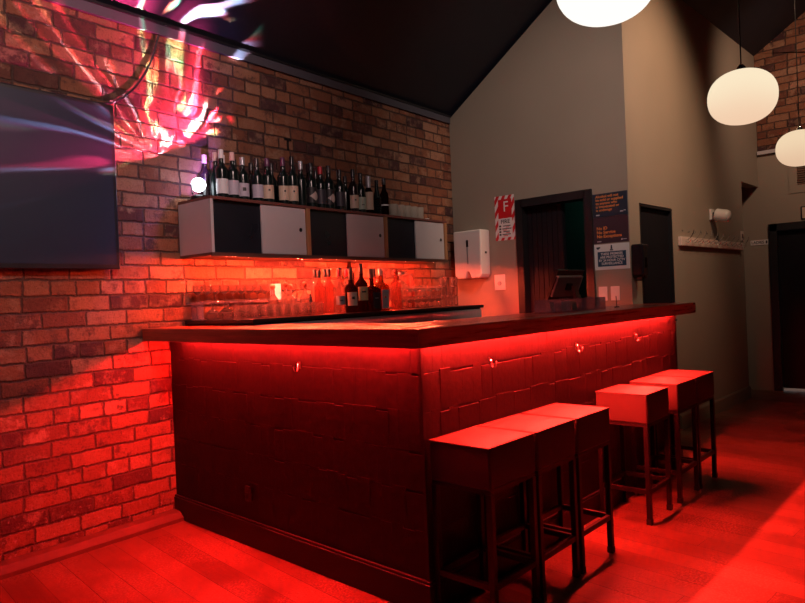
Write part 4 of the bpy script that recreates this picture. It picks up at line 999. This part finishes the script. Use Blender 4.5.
pink = t.m('MULTIPLY', t.m('MULTIPLY', fan, t.smooth(th, 1.36, 0.9)), t.m('MULTIPLY', far, t.m('MULTIPLY', t.smooth(t.noise(q, 3.0, 2.0), 0.30, 0.65), 80.0)))
e = t.n('ShaderNodeEmission'); t.put(e.inputs[0], t.mix(1.0, t.mix(0.0, (0, 0, 0), (0, 0, 0)), (0, 0, 0)))
beamc = t.n('ShaderNodeVectorMath', operation='SCALE'); t.put(beamc.inputs[0], colr); t.put(beamc.inputs['Scale'], beam)
gc = t.n('ShaderNodeVectorMath', operation='SCALE'); gc.inputs[0].default_value = (0.42, 0.22, 1.0); t.put(gc.inputs['Scale'], glow)
pc = t.n('ShaderNodeVectorMath', operation='SCALE'); pc.inputs[0].default_value = (1.0, 0.05, 0.22); t.put(pc.inputs['Scale'], t.m('MULTIPLY', pink, t.smooth(dn, 0.12, 0.42)))
t.put(e.inputs[0], t.vm('ADD', t.vm('ADD', beamc.outputs[0], gc.outputs[0]), pc.outputs[0])); e.inputs[1].default_value = 1.0
o = t.n('ShaderNodeOutputLight'); nt.links.new(e.outputs[0], o.inputs[0])

w = bpy.data.worlds.new('night'); scene.world = w; w.use_nodes = True
w.node_tree.nodes['Background'].inputs[0].default_value = (0.34, 0.24, 0.85, 1); w.node_tree.nodes['Background'].inputs[1].default_value = 0.03

# ------------------------------------------------------------------ camera and view
cam = bpy.data.cameras.new('camera'); co = bpy.data.objects.new('camera', cam); COL.objects.link(co)
cam.sensor_fit = 'HORIZONTAL'; cam.sensor_width = 36.0; cam.lens = 652.0 / 805.0 * 36.0; cam.clip_end = 60
vx = Vector((597.5, 28.6, -652.0)).normalized(); vy = Vector((-712.5, -25.5, -652.0)).normalized()
vz = vx.cross(vy).normalized(); vy = vz.cross(vx)
co.matrix_world = Matrix((( vx.x, vx.y, vx.z, 0), (vy.x, vy.y, vy.z, 0), (vz.x, vz.y, vz.z, 1.3), (0, 0, 0, 1)))
scene.camera = co
scene.view_settings.view_transform = 'Standard'; scene.view_settings.look = 'None'
scene.view_settings.exposure = 0.0; scene.view_settings.gamma = 1.0; scene.view_settings.use_curve_mapping = False
scene.cycles.use_denoising = True; scene.cycles.denoising_prefilter = 'ACCURATE'
scene.cycles.max_bounces = 14; scene.cycles.transmission_bounces = 14; scene.cycles.transparent_max_bounces = 24; scene.cycles.sample_clamp_indirect = 6.0
scene.cycles.caustics_reflective = False; scene.cycles.caustics_refractive = False
